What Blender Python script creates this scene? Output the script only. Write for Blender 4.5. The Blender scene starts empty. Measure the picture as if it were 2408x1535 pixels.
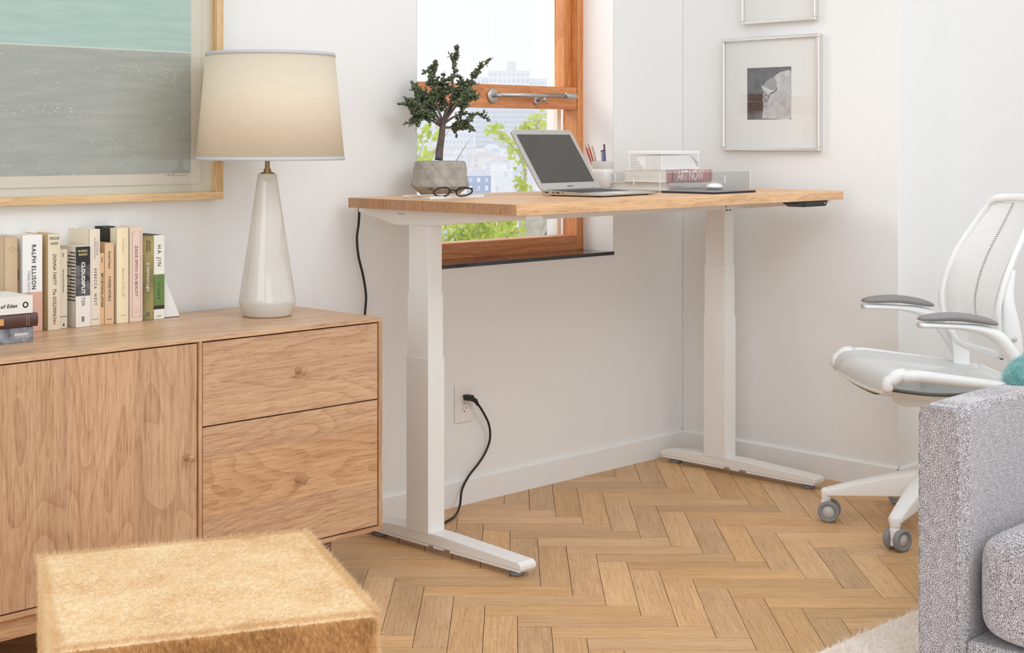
import bpy, bmesh, math, random
import numpy as np
from mathutils import Vector, Matrix, Euler
PI = math.pi
random.seed(7); rng = np.random.default_rng(7)
sc = bpy.context.scene
COL = sc.collection

# ------------------------------------------------------------------ camera
FPX, TH = 3457.0, math.radians(44.83)
CX, CY, CH = -4.4134, -3.4747, 1.175
FW = Vector((math.cos(TH), math.sin(TH), 0)); RT = Vector((math.sin(TH), -math.cos(TH), 0))
cd = bpy.data.cameras.new('camera'); cam = bpy.data.objects.new('camera', cd); COL.objects.link(cam)
cam.location = (CX, CY, CH); cam.rotation_euler = (PI/2, 0, TH - PI/2)
cd.sensor_fit = 'HORIZONTAL'; cd.sensor_width = 36.0; cd.lens = 36.0*FPX/2408.0
cd.shift_x = 0.0; cd.shift_y = -(767.5-333.0)/2408.0
cd.clip_start = 0.05; cd.clip_end = 4000
sc.camera = cam
def CW(lat, dep, z=0.0):            # metres right of / ahead of the view axis, in the world
    return Vector((CX, CY, 0)) + FW*dep + RT*lat + Vector((0, 0, z))

# ------------------------------------------------------------------ sky, lights, exposure
w = bpy.data.worlds.new('sky'); sc.world = w; w.use_nodes = True
bg = w.node_tree.nodes['Background']; bg.inputs[0].default_value = (0.945, 0.968, 1.0, 1); bg.inputs[1].default_value = 1.0
def area(name, loc, target, sx, sy, power, col):
    l = bpy.data.lights.new(name, 'AREA'); l.shape = 'RECTANGLE'; l.size = sx; l.size_y = sy; l.energy = power; l.color = col
    o = bpy.data.objects.new(name, l); COL.objects.link(o); o.location = loc
    o.rotation_euler = (Vector(target)-Vector(loc)).to_track_quat('-Z', 'Y').to_euler(); return o
area('fill_overhead', (-1.5, -3.2, 2.72), (-1.7, -1.9, 0.0), 1.6, 1.3, 25, (0.96, 0.975, 1.0))  # unseen fill added from above, brightens the foreground floor
area('fill_left', (-6.2, -2.4, 2.3), (-0.6, -1.2, 0.8), 2.6, 1.8, 24, (0.94, 0.97, 1.0))  # unseen soft fill added at the left, lifts left-facing sides
area('fill_behind_camera', (-4.6, -5.2, 1.25), (-0.9, -0.2, 0.5), 2.6, 1.7, 21, (0.94, 0.97, 1.0))  # unseen frontal fill added to soften contrast below the desk
area('daylight_outside_window', (-1.75, 1.7, 2.75), (-0.85, -1.6, 0.1), 1.1, 1.1, 30, (1.0, 0.99, 0.97))
sc.view_settings.view_transform = 'Standard'; sc.view_settings.look = 'None'
sc.view_settings.gamma = 1.0; sc.view_settings.exposure = 0.07; sc.view_settings.use_curve_mapping = False
sc.cycles.max_bounces = 8; sc.cycles.diffuse_bounces = 5; sc.cycles.transparent_max_bounces = 24
sc.cycles.use_denoising = True

# ------------------------------------------------------------------ materials
def lin(v):
    v /= 255.0
    return v/12.92 if v <= 0.04045 else ((v+0.055)/1.055)**2.4
def c(r, g, b): return (lin(r), lin(g), lin(b), 1)
class NT:
    def __init__(s, name):
        s.m = bpy.data.materials.new(name); s.m.use_nodes = True; s.t = s.m.node_tree
        s.b = s.t.nodes['Principled BSDF']; s.out = s.t.nodes['Material Output']
    def n(s, typ, **kw):
        x = s.t.nodes.new(typ)
        for k, v in kw.items():
            if k == 'ins':
                for i, val in v.items(): s.set(x.inputs[i], val)
            else: setattr(x, k, v)
        return x
    def set(s, inp, val):
        if isinstance(val, bpy.types.NodeSocket): s.t.links.new(val, inp)
        elif isinstance(val, bpy.types.Node): s.t.links.new(val.outputs[0], inp)
        else: inp.default_value = val
    def math(s, op, a, b=0.0, d=0.0): return s.n('ShaderNodeMath', operation=op, ins={0: a, 1: b, 2: d}).outputs[0]
    def mix(s, f, a, b): return s.n('ShaderNodeMix', data_type='RGBA', ins={0: f, 6: a, 7: b}).outputs[2]
    def ramp(s, f, stops):
        r = s.n('ShaderNodeValToRGB'); s.set(r.inputs[0], f); e = r.color_ramp.elements
        while len(e) < len(stops): e.new(0.5)
        for el, (p, col) in zip(e, stops): el.position = p; el.color = col
        return r.outputs[0]
    def noise(s, vec, scale, detail=2.0, rough=0.5):
        return s.n('ShaderNodeTexNoise', ins={'Vector': vec, 'Scale': scale, 'Detail': detail, 'Roughness': rough}).outputs[0]
    def bump(s, h, strength, dist=0.001):
        b = s.n('ShaderNodeBump', ins={'Strength': strength, 'Distance': dist, 'Height': h}); s.set(s.b.inputs['Normal'], b.outputs[0])
def pm(name, col, rough=0.5, metal=0.0, spec=0.5, coat=0.0, sheen=0.0, emis=None):
    k = NT(name); b = k.b.inputs
    b['Base Color'].default_value = col; b['Roughness'].default_value = rough; b['Metallic'].default_value = metal
    b['Specular IOR Level'].default_value = spec; b['Coat Weight'].default_value = coat; b['Sheen Weight'].default_value = sheen
    return k.m
def noisy(name, col1, col2, scale, rough=0.6, bump=0.0, bscale=None, detail=4, dist=0.001, spec=0.5, sheen=0.0, stretch=(1, 1, 1)):
    k = NT(name); tc = k.n('ShaderNodeTexCoord').outputs['Object']
    mp = k.n('ShaderNodeMapping', ins={'Vector': tc}); mp.inputs['Scale'].default_value = stretch
    nz = k.noise(mp, scale, detail)
    k.set(k.b.inputs['Base Color'], k.ramp(nz, [(0.3, col1), (0.7, col2)]))
    k.b.inputs['Roughness'].default_value = rough; k.b.inputs['Specular IOR Level'].default_value = spec; k.b.inputs['Sheen Weight'].default_value = sheen
    if bump: k.bump(k.noise(mp, bscale or scale, detail), bump, dist)
    return k.m
def wood(name, dark, light, axis='x', stave=0.0, stave_axis='z', rings=9.0, rough=0.42, uv=False, island=False, pore=0.35, across=5.0, along=0.9, coat=0.0, stv=0.12, rw=0.15):
    k = NT(name)
    tc = k.n('ShaderNodeTexCoord').outputs['UV' if uv else 'Object']
    if uv: vec = tc; ax = 0
    else:
        oi = k.n('ShaderNodeObjectInfo').outputs['Random']
        off = k.n('ShaderNodeCombineXYZ', ins={0: k.math('MULTIPLY', oi, 7.3), 1: k.math('MULTIPLY', oi, 3.1), 2: k.math('MULTIPLY', oi, 5.7)})
        vec = k.n('ShaderNodeVectorMath', operation='ADD', ins={0: tc, 1: off}).outputs[0]; ax = 'xyz'.index(axis)
    extra = None
    if stave:
        sp = k.n('ShaderNodeSeparateXYZ', ins={0: tc}); si = 'xyz'.index(stave_axis)
        fl = k.math('FLOOR', k.math('DIVIDE', sp.outputs[si], stave))
        wn = k.n('ShaderNodeTexWhiteNoise', noise_dimensions='1D', ins={'W': fl})
        vec = k.n('ShaderNodeVectorMath', operation='ADD', ins={0: vec, 1: k.n('ShaderNodeVectorMath', operation='SCALE', ins={0: wn.outputs[1], 3: 9.0}).outputs[0]}).outputs[0]
        extra = wn.outputs[0]
    def sc3(al, ac):
        m = k.n('ShaderNodeMapping', ins={'Vector': vec}); v = [ac]*3; v[ax] = al; m.inputs['Scale'].default_value = v; return m.outputs[0]
    base = k.noise(sc3(along, across), 1.0, 1.5, 0.45)
    ring = k.math('FRACT', k.math('MULTIPLY', base, rings))
    ring = k.math('POWER', ring, 3.0)
    fine = k.noise(sc3(6.0, 170.0), 1.0, 3, 0.6)
    pores = k.noise(sc3(22.0, 420.0), 1.0, 1, 0.5)
    broad = k.noise(sc3(0.7, 7.0), 1.0, 2)
    v = k.math('MULTIPLY', ring, rw)
    v = k.math('ADD', v, k.math('MULTIPLY', fine, 0.55))
    v = k.math('ADD', v, k.math('MULTIPLY', broad, 0.35))
    pz = k.math('MULTIPLY', k.math('GREATER_THAN', pores, 0.60), pore)
    v = k.math('ADD', v, k.math('MULTIPLY', pz, 0.5))
    col = k.ramp(v, [(0.34, light), (0.78, dark)])
    hsv = None
    if island or extra is not None:
        r = k.n('ShaderNodeNewGeometry').outputs['Random Per Island'] if island else extra
        amt = 0.30 if island else stv
        val = k.math('ADD', 1.0 - amt/2, k.math('MULTIPLY', r, amt))
        sat = k.math('ADD', 0.95, k.math('MULTIPLY', k.math('FRACT', k.math('MULTIPLY', r, 7.7)), 0.12))
        col = k.n('ShaderNodeHueSaturation', ins={'Saturation': sat, 'Value': val, 'Color': col}).outputs[0]
    k.set(k.b.inputs['Base Color'], col)
    k.set(k.b.inputs['Roughness'], k.math('ADD', rough, k.math('MULTIPLY', fine, 0.12)))
    k.b.inputs['Coat Weight'].default_value = coat; k.b.inputs['Coat Roughness'].default_value = 0.25
    k.bump(v, 0.12, 0.0006)
    return k.m
M = {}
def wallmat(name, col, r=0.6):
    k = NT(name); tc = k.n('ShaderNodeTexCoord').outputs['Object']
    k.b.inputs['Base Color'].default_value = col; k.b.inputs['Roughness'].default_value = r; k.b.inputs['Specular IOR Level'].default_value = 0.3
    k.bump(k.noise(tc, 150.0, 3, 0.55), 0.35, 0.0012); return k.m
M['wall'] = wallmat('wall_paint', c(236, 237, 236))
M['base'] = wallmat('baseboard_paint', c(236, 237, 236), 0.45)
M['reveal'] = wallmat('reveal_paint', c(246, 244, 241))
M['floor'] = wood('herringbone_oak', c(164, 116, 70), c(222, 182, 132), uv=True, island=True, rw=0.05, rings=6, rough=0.36, pore=0.25, across=9.0, along=1.2)
M['gap'] = pm('floor_gap', c(74, 46, 24), 0.8)
OD, OL = c(166, 122, 86), c(214, 174, 136)
M['oak_x'] = wood('oak_grain_across', OD, OL, 'x')
M['oak_top'] = wood('oak_top_boards', c(170, 128, 92), c(222, 184, 146), 'x', stave=0.10, stave_axis='y', rough=0.3, stv=0.06)
M['oak_drawer'] = wood('oak_drawer_front', OD, OL, 'x', stave=0.14, stave_axis='z', rings=14, across=7, along=1.8, stv=0.06)
M['oak_door'] = wood('oak_door_front', OD, OL, 'z', stave=0.165, stave_axis='x', rings=14, across=6, along=1.6, stv=0.14)
M['oak_z'] = wood('oak_grain_upright', OD, OL, 'z')
M['oak_end'] = wood('oak_edge', c(150, 108, 76), c(196, 156, 120), 'x')
M['walnut_dark'] = wood('dark_base_wood', c(92, 62, 52), c(128, 92, 78), 'z')
M['desk_top'] = wood('oak_desk_boards', c(190, 142, 96), c(238, 194, 146), 'x', stave=0.09, stave_axis='y', rough=0.38, stv=0.05, rings=7)
M['desk_edge'] = wood('oak_desk_end_grain', c(138, 98, 66), c(196, 152, 112), 'z', stave=0.085, stave_axis='y', rings=16, across=14, along=14, stv=0.10, pore=0.1)
M['fir'] = wood('fir_window_frame', c(176, 98, 50), c(226, 154, 98), 'x', rings=8, rough=0.35, coat=0.2)
M['fir_z'] = wood('fir_window_stile', c(180, 104, 50), c(228, 158, 96), 'z', rings=6, rough=0.35, coat=0.2)
M['ash'] = wood('pale_ash_frame', c(188, 148, 98), c(230, 198, 152), 'x', rings=5)
M['ash_z'] = wood('pale_ash_frame_upright', c(188, 148, 98), c(230, 198, 152), 'z', rings=5)
M['gapdark'] = pm('shadow_gap_liner', c(70, 48, 36), 0.8)
M['white_metal'] = noisy('white_powder_coat', c(232, 232, 229), c(238, 238, 235), 300, 0.38, 0.05, 900)
M['white_plastic'] = pm('white_plastic', c(238, 239, 237), 0.32)
M['white_satin'] = pm('white_satin', c(240, 240, 238), 0.45)
M['plate'] = pm('white_outlet_plastic', c(236, 232, 226), 0.35)
M['black'] = pm('black_plastic', c(24, 24, 26), 0.45)
M['black_gloss'] = pm('black_gloss', c(20, 20, 22), 0.12)
M['cord'] = pm('black_rubber_cord', c(26, 26, 28), 0.42)
M['grey_rubber'] = pm('grey_rubber', c(136, 138, 140), 0.55)
M['grey_hub'] = pm('translucent_grey_hub', c(196, 194, 190), 0.25)
M['arm_pad'] = pm('grey_arm_pad', c(140, 137, 136), 0.5)
M['chrome'] = pm('brushed_steel', c(190, 188, 184), 0.32, 1.0)
M['silver'] = pm('silver_aluminium', c(206, 205, 202), 0.36, 0.85)
M['frame_metal'] = pm('polished_aluminium_frame', c(226, 225, 220), 0.28, 0.75)
M['brass'] = pm('antique_brass', c(150, 128, 92), 0.25, 1.0)
M['ceramic'] = noisy('glossy_cream_glaze', c(205, 202, 194), c(214, 211, 203), 9, 0.07, 0.06, 9, 2, 0.003)
M['ceramic'].node_tree.nodes['Principled BSDF'].inputs['Coat Weight'].default_value = 0.6
M['mug'] = pm('white_mug_glaze', c(236, 234, 230), 0.25, coat=0.3)
M['mug_band'] = pm('grey_mug_band', c(208, 206, 200), 0.5)
M['sill'] = pm('black_stone_sill', c(34, 34, 38), 0.12, coat=0.3)
M['screen'] = pm('dark_screen', c(70, 66, 62), 0.25)
M['key'] = pm('dark_key', c(60, 60, 62), 0.5)
M['concrete'] = noisy('grey_concrete', c(150, 145, 135), c(182, 178, 168), 30, 0.8, 0.3, 160, 5)
M['soil'] = noisy('dark_soil', c(50, 42, 36), c(84, 72, 62), 200, 0.95, 0.8, 200)
M['bark'] = noisy('plant_bark', c(84, 72, 70), c(122, 108, 102), 60, 0.8, 0.5, 120)
M['leaf'] = noisy('dark_succulent_leaf', c(70, 84, 60), c(116, 132, 94), 40, 0.3)
M['tray'] = pm('white_tray', c(232, 234, 237), 0.3)
M['tan'] = pm('tan_leather', c(206, 164, 118), 0.5)
M['felt'] = noisy('charcoal_felt', c(24, 25, 34), c(66, 68, 80), 900, 0.95, 0.6, 900)
M['felt_top'] = noisy('grey_felt_top', c(120, 118, 124), c(160, 156, 160), 900, 0.95, 0.4, 900)
M['mat'] = pm('white_mat_board', c(226, 226, 222), 0.7)
M['paper'] = noisy('page_block', c(214, 204, 184), c(238, 230, 212), 700, 0.8, 0.25, 500, stretch=(1, 0.02, 0.02))
M['paper_w'] = noisy('white_page_block', c(232, 230, 224), c(246, 244, 240), 500, 0.8, 0.3, 400, stretch=(0.02, 0.02, 1))
M['bulb'] = pm('lamp_socket_white', c(230, 228, 220), 0.5)
def glassy(name, tint=(1, 1, 1, 1), refl=0.06, rough=0.0):
    k = NT(name); t = k.t; tr = k.n('ShaderNodeBsdfTransparent', ins={0: tint}); gl = k.n('ShaderNodeBsdfGlossy', ins={0: (1, 1, 1, 1), 1: rough})
    ge = k.n('ShaderNodeNewGeometry'); dt = k.math('ABSOLUTE', k.n('ShaderNodeVectorMath', operation='DOT_PRODUCT', ins={0: ge.outputs['Incoming'], 1: ge.outputs['Normal']}).outputs['Value'])
    f = k.math('ADD', k.math('MULTIPLY', k.math('POWER', k.math('SUBTRACT', 1.0, dt), 5.0), 0.9), refl*0.5)
    mx = k.n('ShaderNodeMixShader', ins={0: f, 1: tr, 2: gl}); t.links.new(mx.outputs[0], k.out.inputs[0]); t.nodes.remove(k.b); return k.m
M['glass'] = glassy('window_glass')
M['pic_glass'] = glassy('picture_glass', refl=0.06)
M['acrylic'] = glassy('clear_acrylic', (0.93, 0.935, 0.935, 1), 0.07)
M['acrylic_edge'] = pm('acrylic_cut_edge', c(240, 243, 242), 0.2)
M['lens'] = glassy('spectacle_lens', (0.95, 0.95, 0.93, 1), 0.06)
# shade cloth
def shade_mat():
    k = NT('cream_linen_shade'); tc = k.n('ShaderNodeTexCoord').outputs['Object']
    mp = k.n('ShaderNodeMapping', ins={'Vector': tc}); mp.inputs['Scale'].default_value = (30, 30, 900)
    nz = k.noise(mp, 1.0, 3)
    col = k.ramp(nz, [(0.3, c(240, 229, 208)), (0.7, c(247, 238, 220))])
    k.set(k.b.inputs['Base Color'], col); k.b.inputs['Roughness'].default_value = 0.85
    tl = k.n('ShaderNodeBsdfTranslucent', ins={0: col}); mx = k.n('ShaderNodeMixShader', ins={0: 0.35, 1: k.b.outputs[0], 2: tl.outputs[0]})
    k.t.links.new(mx.outputs[0], k.out.inputs[0]); k.bump(nz, 0.2, 0.0006); return k.m
M['shade'] = shade_mat(); M['shade_trim'] = pm('grey_shade_trim', c(196, 199, 203), 0.7)
def tweed():
    k = NT('grey_woven_tweed'); tc = k.n('ShaderNodeTexCoord').outputs['Object']
    def wv(vs, ph=0.0):
        d = k.n('ShaderNodeVectorMath', operation='DOT_PRODUCT', ins={0: tc, 1: vs}).outputs['Value']
        return k.math('SINE', d)
    a = k.math('MULTIPLY', wv((1150, 1150, 1000)), wv((1150, 1150, -1150)))
    nz = k.noise(tc, 440, 2, 0.7); n2 = k.noise(tc, 60, 2)
    v = k.math('ADD', k.math('MULTIPLY', a, 0.10), k.math('MULTIPLY', nz, 1.3)); v = k.math('ADD', v, k.math('MULTIPLY', n2, 0.15))
    col = k.ramp(v, [(0.58, c(78, 73, 77)), (0.72, c(156, 150, 153)), (0.86, c(234, 228, 229))])
    k.set(k.b.inputs['Base Color'], col); k.b.inputs['Roughness'].default_value = 0.95; k.b.inputs['Sheen Weight'].default_value = 0.4; k.b.inputs['Specular IOR Level'].default_value = 0.1
    k.bump(v, 0.6, 0.0015); return k.m
M['tweed'] = tweed()
def hide(name, a, b2, d):
    k = NT(name); tc = k.n('ShaderNodeTexCoord').outputs['Object']
    nz = k.noise(tc, 7.0, 3, 0.55); n2 = k.noise(tc, 60.0, 2)
    v = k.math('ADD', k.math('MULTIPLY', nz, 0.8), k.math('MULTIPLY', n2, 0.2))
    k.set(k.b.inputs['Base Color'], k.ramp(v, [(0.28, a), (0.45, b2), (0.7, d)])); k.b.inputs['Roughness'].default_value = 0.75
    k.b.inputs['Specular IOR Level'].default_value = 0.25; k.b.inputs['Sheen Weight'].default_value = 0.3; return k.m
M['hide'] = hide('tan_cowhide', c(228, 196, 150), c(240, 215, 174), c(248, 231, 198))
def furry(nm, src, f=0.45):
    m = M[src].copy(); m.name = nm; t = m.node_tree; pb = [x for x in t.nodes if x.type == 'BSDF_PRINCIPLED'][0]; o = [x for x in t.nodes if x.type == 'OUTPUT_MATERIAL'][0]
    tl = t.nodes.new('ShaderNodeBsdfTranslucent'); mx = t.nodes.new('ShaderNodeMixShader'); mx.inputs[0].default_value = f
    t.links.new(pb.inputs['Base Color'].links[0].from_socket, tl.inputs[0]); t.links.new(pb.outputs[0], mx.inputs[1]); t.links.new(tl.outputs[0], mx.inputs[2]); t.links.new(mx.outputs[0], o.inputs[0])
    for l in list(pb.inputs['Normal'].links): t.links.remove(l)
    M[nm] = m
M['hide_front'] = hide('shaded_brown_cowhide', c(176, 134, 84), c(206, 164, 110), c(224, 186, 134))  # browner coat, with the front's shade also put into the colour
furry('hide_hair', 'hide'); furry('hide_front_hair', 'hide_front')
M['rug'] = noisy('cream_shag_wool', c(246, 236, 227), c(254, 250, 245), 60, 0.95, 0.5, 300)
M['teal'] = noisy('pale_teal_fleece', c(140, 196, 196), c(194, 228, 226), 40, 0.95, 0.3, 200)
furry('rug_hair', 'rug'); furry('teal_hair', 'teal')
# flat covers
def flat(name, r, g, b, rough=0.55): 
    if name not in M: M[name] = pm(name, c(r, g, b), rough)
    return M[name]
INK = flat('black_ink', 28, 28, 30); INKR = flat('maroon_ink', 120, 50, 56); INKW = flat('white_ink', 244, 242, 236); INKG = flat('gold_ink', 206, 186, 138)
INKY = flat('yellow_ink', 206, 196, 120); INKGREY = flat('grey_ink', 150, 150, 150); INKGREEN = flat('dark_green_ink', 40, 60, 34)

# ------------------------------------------------------------------ geometry helpers
class G:
    def __init__(s): s.v = []; s.f = []; s.mi = []; s.sm = []; s.uv = None; s.nr = []
    def add(s, vs, fs, mi=0, smooth=False):
        o = len(s.v); s.v += [tuple(x) for x in vs]; s.f += [tuple(i+o for i in f) for f in fs]; s.mi += [mi]*len(fs); s.sm += [smooth]*len(fs); return s
    def box(s, x0, x1, y0, y1, z0, z1, mi=0, fm=None):
        vs = [(x0,y0,z0),(x1,y0,z0),(x1,y1,z0),(x0,y1,z0),(x0,y0,z1),(x1,y0,z1),(x1,y1,z1),(x0,y1,z1)]
        fs = [(0,3,2,1),(4,5,6,7),(0,1,5,4),(1,2,6,5),(2,3,7,6),(3,0,4,7)]   # bottom top -y +x +y -x
        s.add(vs, fs, mi)
        if fm:
            for i, m in fm.items(): s.mi[len(s.mi)-6+i] = m
        return s
    def prism(s, pts, a0, a1, plane='xy', mi=0, smooth=False, cap=True):
        n = len(pts)
        def P(p, a):
            return (p[0], p[1], a) if plane == 'xy' else ((p[0], a, p[1]) if plane == 'xz' else (a, p[0], p[1]))
        vs = [P(p, a0) for p in pts]+[P(p, a1) for p in pts]
        s.add(vs, [(i, (i+1) % n, n+(i+1) % n, n+i) for i in range(n)], mi, smooth)
        if cap: s.add(vs, [tuple(range(n-1, -1, -1)), tuple(range(n, 2*n))], mi)
        return s
    def lathe(s, prof, seg=48, ctr=(0, 0, 0), axis='z', mi=0, smooth=True, cap=True):
        vs = []; n = len(prof)
        for r, z in prof:
            for k in range(seg):
                a = 2*PI*k/seg; x, y = r*math.cos(a), r*math.sin(a)
                p = (x, y, z) if axis == 'z' else ((x, z, y) if axis == 'y' else (z, x, y))
                vs.append((p[0]+ctr[0], p[1]+ctr[1], p[2]+ctr[2]))
        fs = [(i*seg+k, i*seg+(k+1) % seg, (i+1)*seg+(k+1) % seg, (i+1)*seg+k) for i in range(n-1) for k in range(seg)]
        s.add(vs, fs, mi, smooth)
        if cap: s.add([vs[k] for k in range(seg)], [tuple(range(seg-1, -1, -1))], mi); s.add(vs[(n-1)*seg:], [tuple(range(seg))], mi)
        return s
    def tube(s, path, rad, seg=12, mi=0, cap=True, flat=None, up=None):
        P = [Vector(p) for p in path]; n = len(P); R = rad if hasattr(rad, '__len__') else [rad]*n
        vs = []; prev = None
        for i in range(n):
            t = (P[min(i+1, n-1)]-P[max(i-1, 0)]).normalized()
            if prev is None:
                ref = Vector(up) if up else (Vector((0, 0, 1)) if abs(t.z) < 0.9 else Vector((1, 0, 0)))
            else: ref = prev
            u = (ref - t*ref.dot(t)).normalized(); prev = u; v = t.cross(u)
            ru, rv = (R[i] if not hasattr(R[i], '__len__') else R[i][0]), (R[i] if not hasattr(R[i], '__len__') else R[i][1])
            for k in range(seg):
                a = 2*PI*k/seg; vs.append(P[i]+u*ru*math.cos(a)+v*rv*math.sin(a))
        fs = [(i*seg+k, i*seg+(k+1) % seg, (i+1)*seg+(k+1) % seg, (i+1)*seg+k) for i in range(n-1) for k in range(seg)]
        s.add(vs, fs, mi, True)
        if cap: s.add(vs[:seg], [tuple(range(seg-1, -1, -1))], mi, True); s.add(vs[-seg:], [tuple(range(seg))], mi, True)
        return s
    def grid(s, fn, nu, nv, mi=0, smooth=True, flip=False):
        vs = [fn(i/nu, j/nv) for i in range(nu+1) for j in range(nv+1)]; w_ = nv+1
        fs = [(i*w_+j, (i+1)*w_+j, (i+1)*w_+j+1, i*w_+j+1) for i in range(nu) for j in range(nv)]
        if flip: fs = [f[::-1] for f in fs]
        return s.add(vs, fs, mi, smooth)
    def xform(s, mat, start=0):
        s.v[start:] = [tuple(mat @ Vector(p)) for p in s.v[start:]]; return s
def spline(pts, n=8):
    P = [Vector(p) for p in pts]; P = [2*P[0]-P[1]]+P+[2*P[-1]-P[-2]]; out = []
    for i in range(1, len(P)-2):
        for k in range(n):
            t = k/n; a, b, d, e = P[i-1], P[i], P[i+1], P[i+2]
            out.append(0.5*((2*b)+(d-a)*t+(2*a-5*b+4*d-e)*t*t+(-a+3*b-3*d+e)*t**3))
    out.append(P[-2]); return out
def obj(name, g, mats, parent=None, bevel=0.0, seg=2, sub=0, loc=None, rot=None, fixn=True):
    me = bpy.data.meshes.new(name); me.from_pydata(g.v, [], g.f)
    mats = mats if isinstance(mats, (list, tuple)) else [mats]
    for m in mats: me.materials.append(M[m] if isinstance(m, str) else m)
    me.polygons.foreach_set('material_index', g.mi); me.polygons.foreach_set('use_smooth', g.sm)
    if fixn and len(g.f) < 60000:
        b = bmesh.new(); b.from_mesh(me); bmesh.ops.remove_doubles(b, verts=b.verts, dist=1e-6); bmesh.ops.recalc_face_normals(b, faces=b.faces); b.to_mesh(me); b.free()
    if g.nr and False:
        nv = len(g.v)-len(g.nr); me.normals_split_custom_set_from_vertices([(0, 0, 1)]*nv+g.nr if nv == 0 else [tuple(v.normal) for v in me.vertices][:nv]+g.nr)
    if g.uv is not None:
        ul = me.uv_layers.new(name='UVMap'); ul.data.foreach_set('uv', np.array(g.uv, dtype=np.float32).ravel())
    o = bpy.data.objects.new(name, me); COL.objects.link(o)
    if parent is not None: o.parent = parent
    if loc is not None: o.location = loc
    if rot is not None: o.rotation_euler = rot
    if bevel:
        m = o.modifiers.new('bevel', 'BEVEL'); m.width = bevel; m.segments = seg; m.limit_method = 'ANGLE'; m.angle_limit = math.radians(40); m.harden_normals = False
    if sub:
        m = o.modifiers.new('sub', 'SUBSURF'); m.levels = sub; m.render_levels = sub
    return o
def thing(name, label, cat, loc=(0, 0, 0), rz=0.0, group=None, rot=None):
    o = bpy.data.objects.new(name, None); COL.objects.link(o); o.location = loc; o.rotation_euler = rot or (0, 0, rz); o.empty_display_size = 0.05
    o['label'] = label; o['category'] = cat
    if group: o['group'] = group
    return o
def tag(o, label, cat, group=None):
    o['label'] = label; o['category'] = cat
    if group: o['group'] = group
    return o
def struct(name, g, mats, parent=None, **k):
    o = obj(name, g, mats, parent, **k)
    if parent is None: o['kind'] = 'structure'
    return o
def text(name, body, size, mat, parent, loc, rot, sx=1.0, bold=0.0, depth=0.0002, shear=0.0, space=1.0, align='CENTER', line=1.0):
    cu = bpy.data.curves.new(name, 'FONT'); cu.body = body; cu.size = size; cu.align_x = align; cu.align_y = 'CENTER'
    cu.extrude = depth; cu.offset = bold; cu.shear = shear; cu.space_character = space; cu.space_line = line; cu.resolution_u = 3
    t = bpy.data.objects.new(name+'_tmp', cu); COL.objects.link(t)
    me = bpy.data.meshes.new_from_object(t.evaluated_get(bpy.context.evaluated_depsgraph_get())); bpy.data.objects.remove(t); bpy.data.curves.remove(cu)
    me.materials.clear(); me.materials.append(mat if not isinstance(mat, str) else M[mat])
    o = bpy.data.objects.new(name, me); COL.objects.link(o); o.parent = parent; o.location = loc; o.rotation_euler = rot; o.scale = (sx, 1, 1); return o
FRONT = (PI/2, 0, 0)                       # text plane facing -y, reading along +x
SPINE = (PI/2, PI/2, 0)                    # text facing -y, reading downward
def blades(g, pts, nrm, length, width, lay, jitter=0.35, mi=0):
    n = len(pts); d = nrm + lay + rng.normal(0, jitter, (n, 3)); d /= np.linalg.norm(d, axis=1)[:, None]
    L = length*(0.6+0.7*rng.random(n))[:, None]; s = np.cross(d, rng.normal(0, 1, (n, 3))); s /= np.linalg.norm(s, axis=1)[:, None]
    a = pts - s*width; b = pts + s*width; t = pts + d*L
    gn = np.cross(b-a, t-a); nn_ = nrm/np.linalg.norm(nrm, axis=1)[:, None]; fl_ = (gn*nn_).sum(1) < 0; a[fl_], b[fl_] = b[fl_].copy(), a[fl_].copy(); g.nr += [tuple(x) for x in np.repeat(nn_, 3, 0).tolist()]
    vs = np.stack([a, b, t], 1).reshape(-1, 3); o = len(g.v)
    g.v += [tuple(x) for x in vs.tolist()]; g.f += [(o+3*i, o+3*i+1, o+3*i+2) for i in range(n)]; g.mi += [mi]*n; g.sm += [True]*n

# ------------------------------------------------------------------ room shell
WX0, WX1, WZ0, WZ1, WT = -1.3433, -0.3986, 0.780, 2.35, 0.33
H = 2.75
g = G()
g.box(-6.6, WX0, 0, WT, -0.05, H); g.box(WX1, 0.55, 0, WT, -0.05, H); g.box(WX0, WX1, 0, WT, -0.05, WZ0-0.0125, 0); g.box(WX0, WX1, 0, WT, WZ1, H)
wb = struct('wall_back', g, ['wall', 'reveal'])
g = G(); e = 0.0015
g.add([(WX1-e, 0.0005, WZ0), (WX1-e, WT, WZ0), (WX1-e, WT, WZ1), (WX1-e, 0.0005, WZ1)], [(0, 1, 2, 3)]); g.add([(WX0+e, 0.0005, WZ0), (WX0+e, WT, WZ0), (WX0+e, WT, WZ1), (WX0+e, 0.0005, WZ1)], [(0, 1, 2, 3)])
struct('trim_1', g, 'reveal', fixn=False)
g = G(); g.box(0, 0.55, -0.918, 0, -0.05, H); struct('wall_right', g, 'wall', bevel=0.004)
g = G(); g.box(0.305, 0.55, -7.0, -0.918, -0.05, H); struct('wall_recess', g, 'wall')
BH, BT = 0.084, 0.012
def baseprof(g, p0, p1, nx, ny):
    pr = [(0, 0), (BT, 0), (BT, BH-0.006), (BT-0.006, BH), (0, BH)]
    vs = [(p[0]+nx*a, p[1]+ny*a, z) for p in (p0, p1) for a, z in pr]
    g.add(vs, [(0, 1, 6, 5), (1, 2, 7, 6), (2, 3, 8, 7), (3, 4, 9, 8), (0, 4, 3, 2, 1), (5, 6, 7, 8, 9)])
g = G(); baseprof(g, (-6.6, 0), (0, 0), 0, -1); struct('baseboard_back', g, 'base')
g = G(); baseprof(g, (0, 0), (0, -0.918-BT), -1, 0); struct('baseboard_right', g, 'base')
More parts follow.
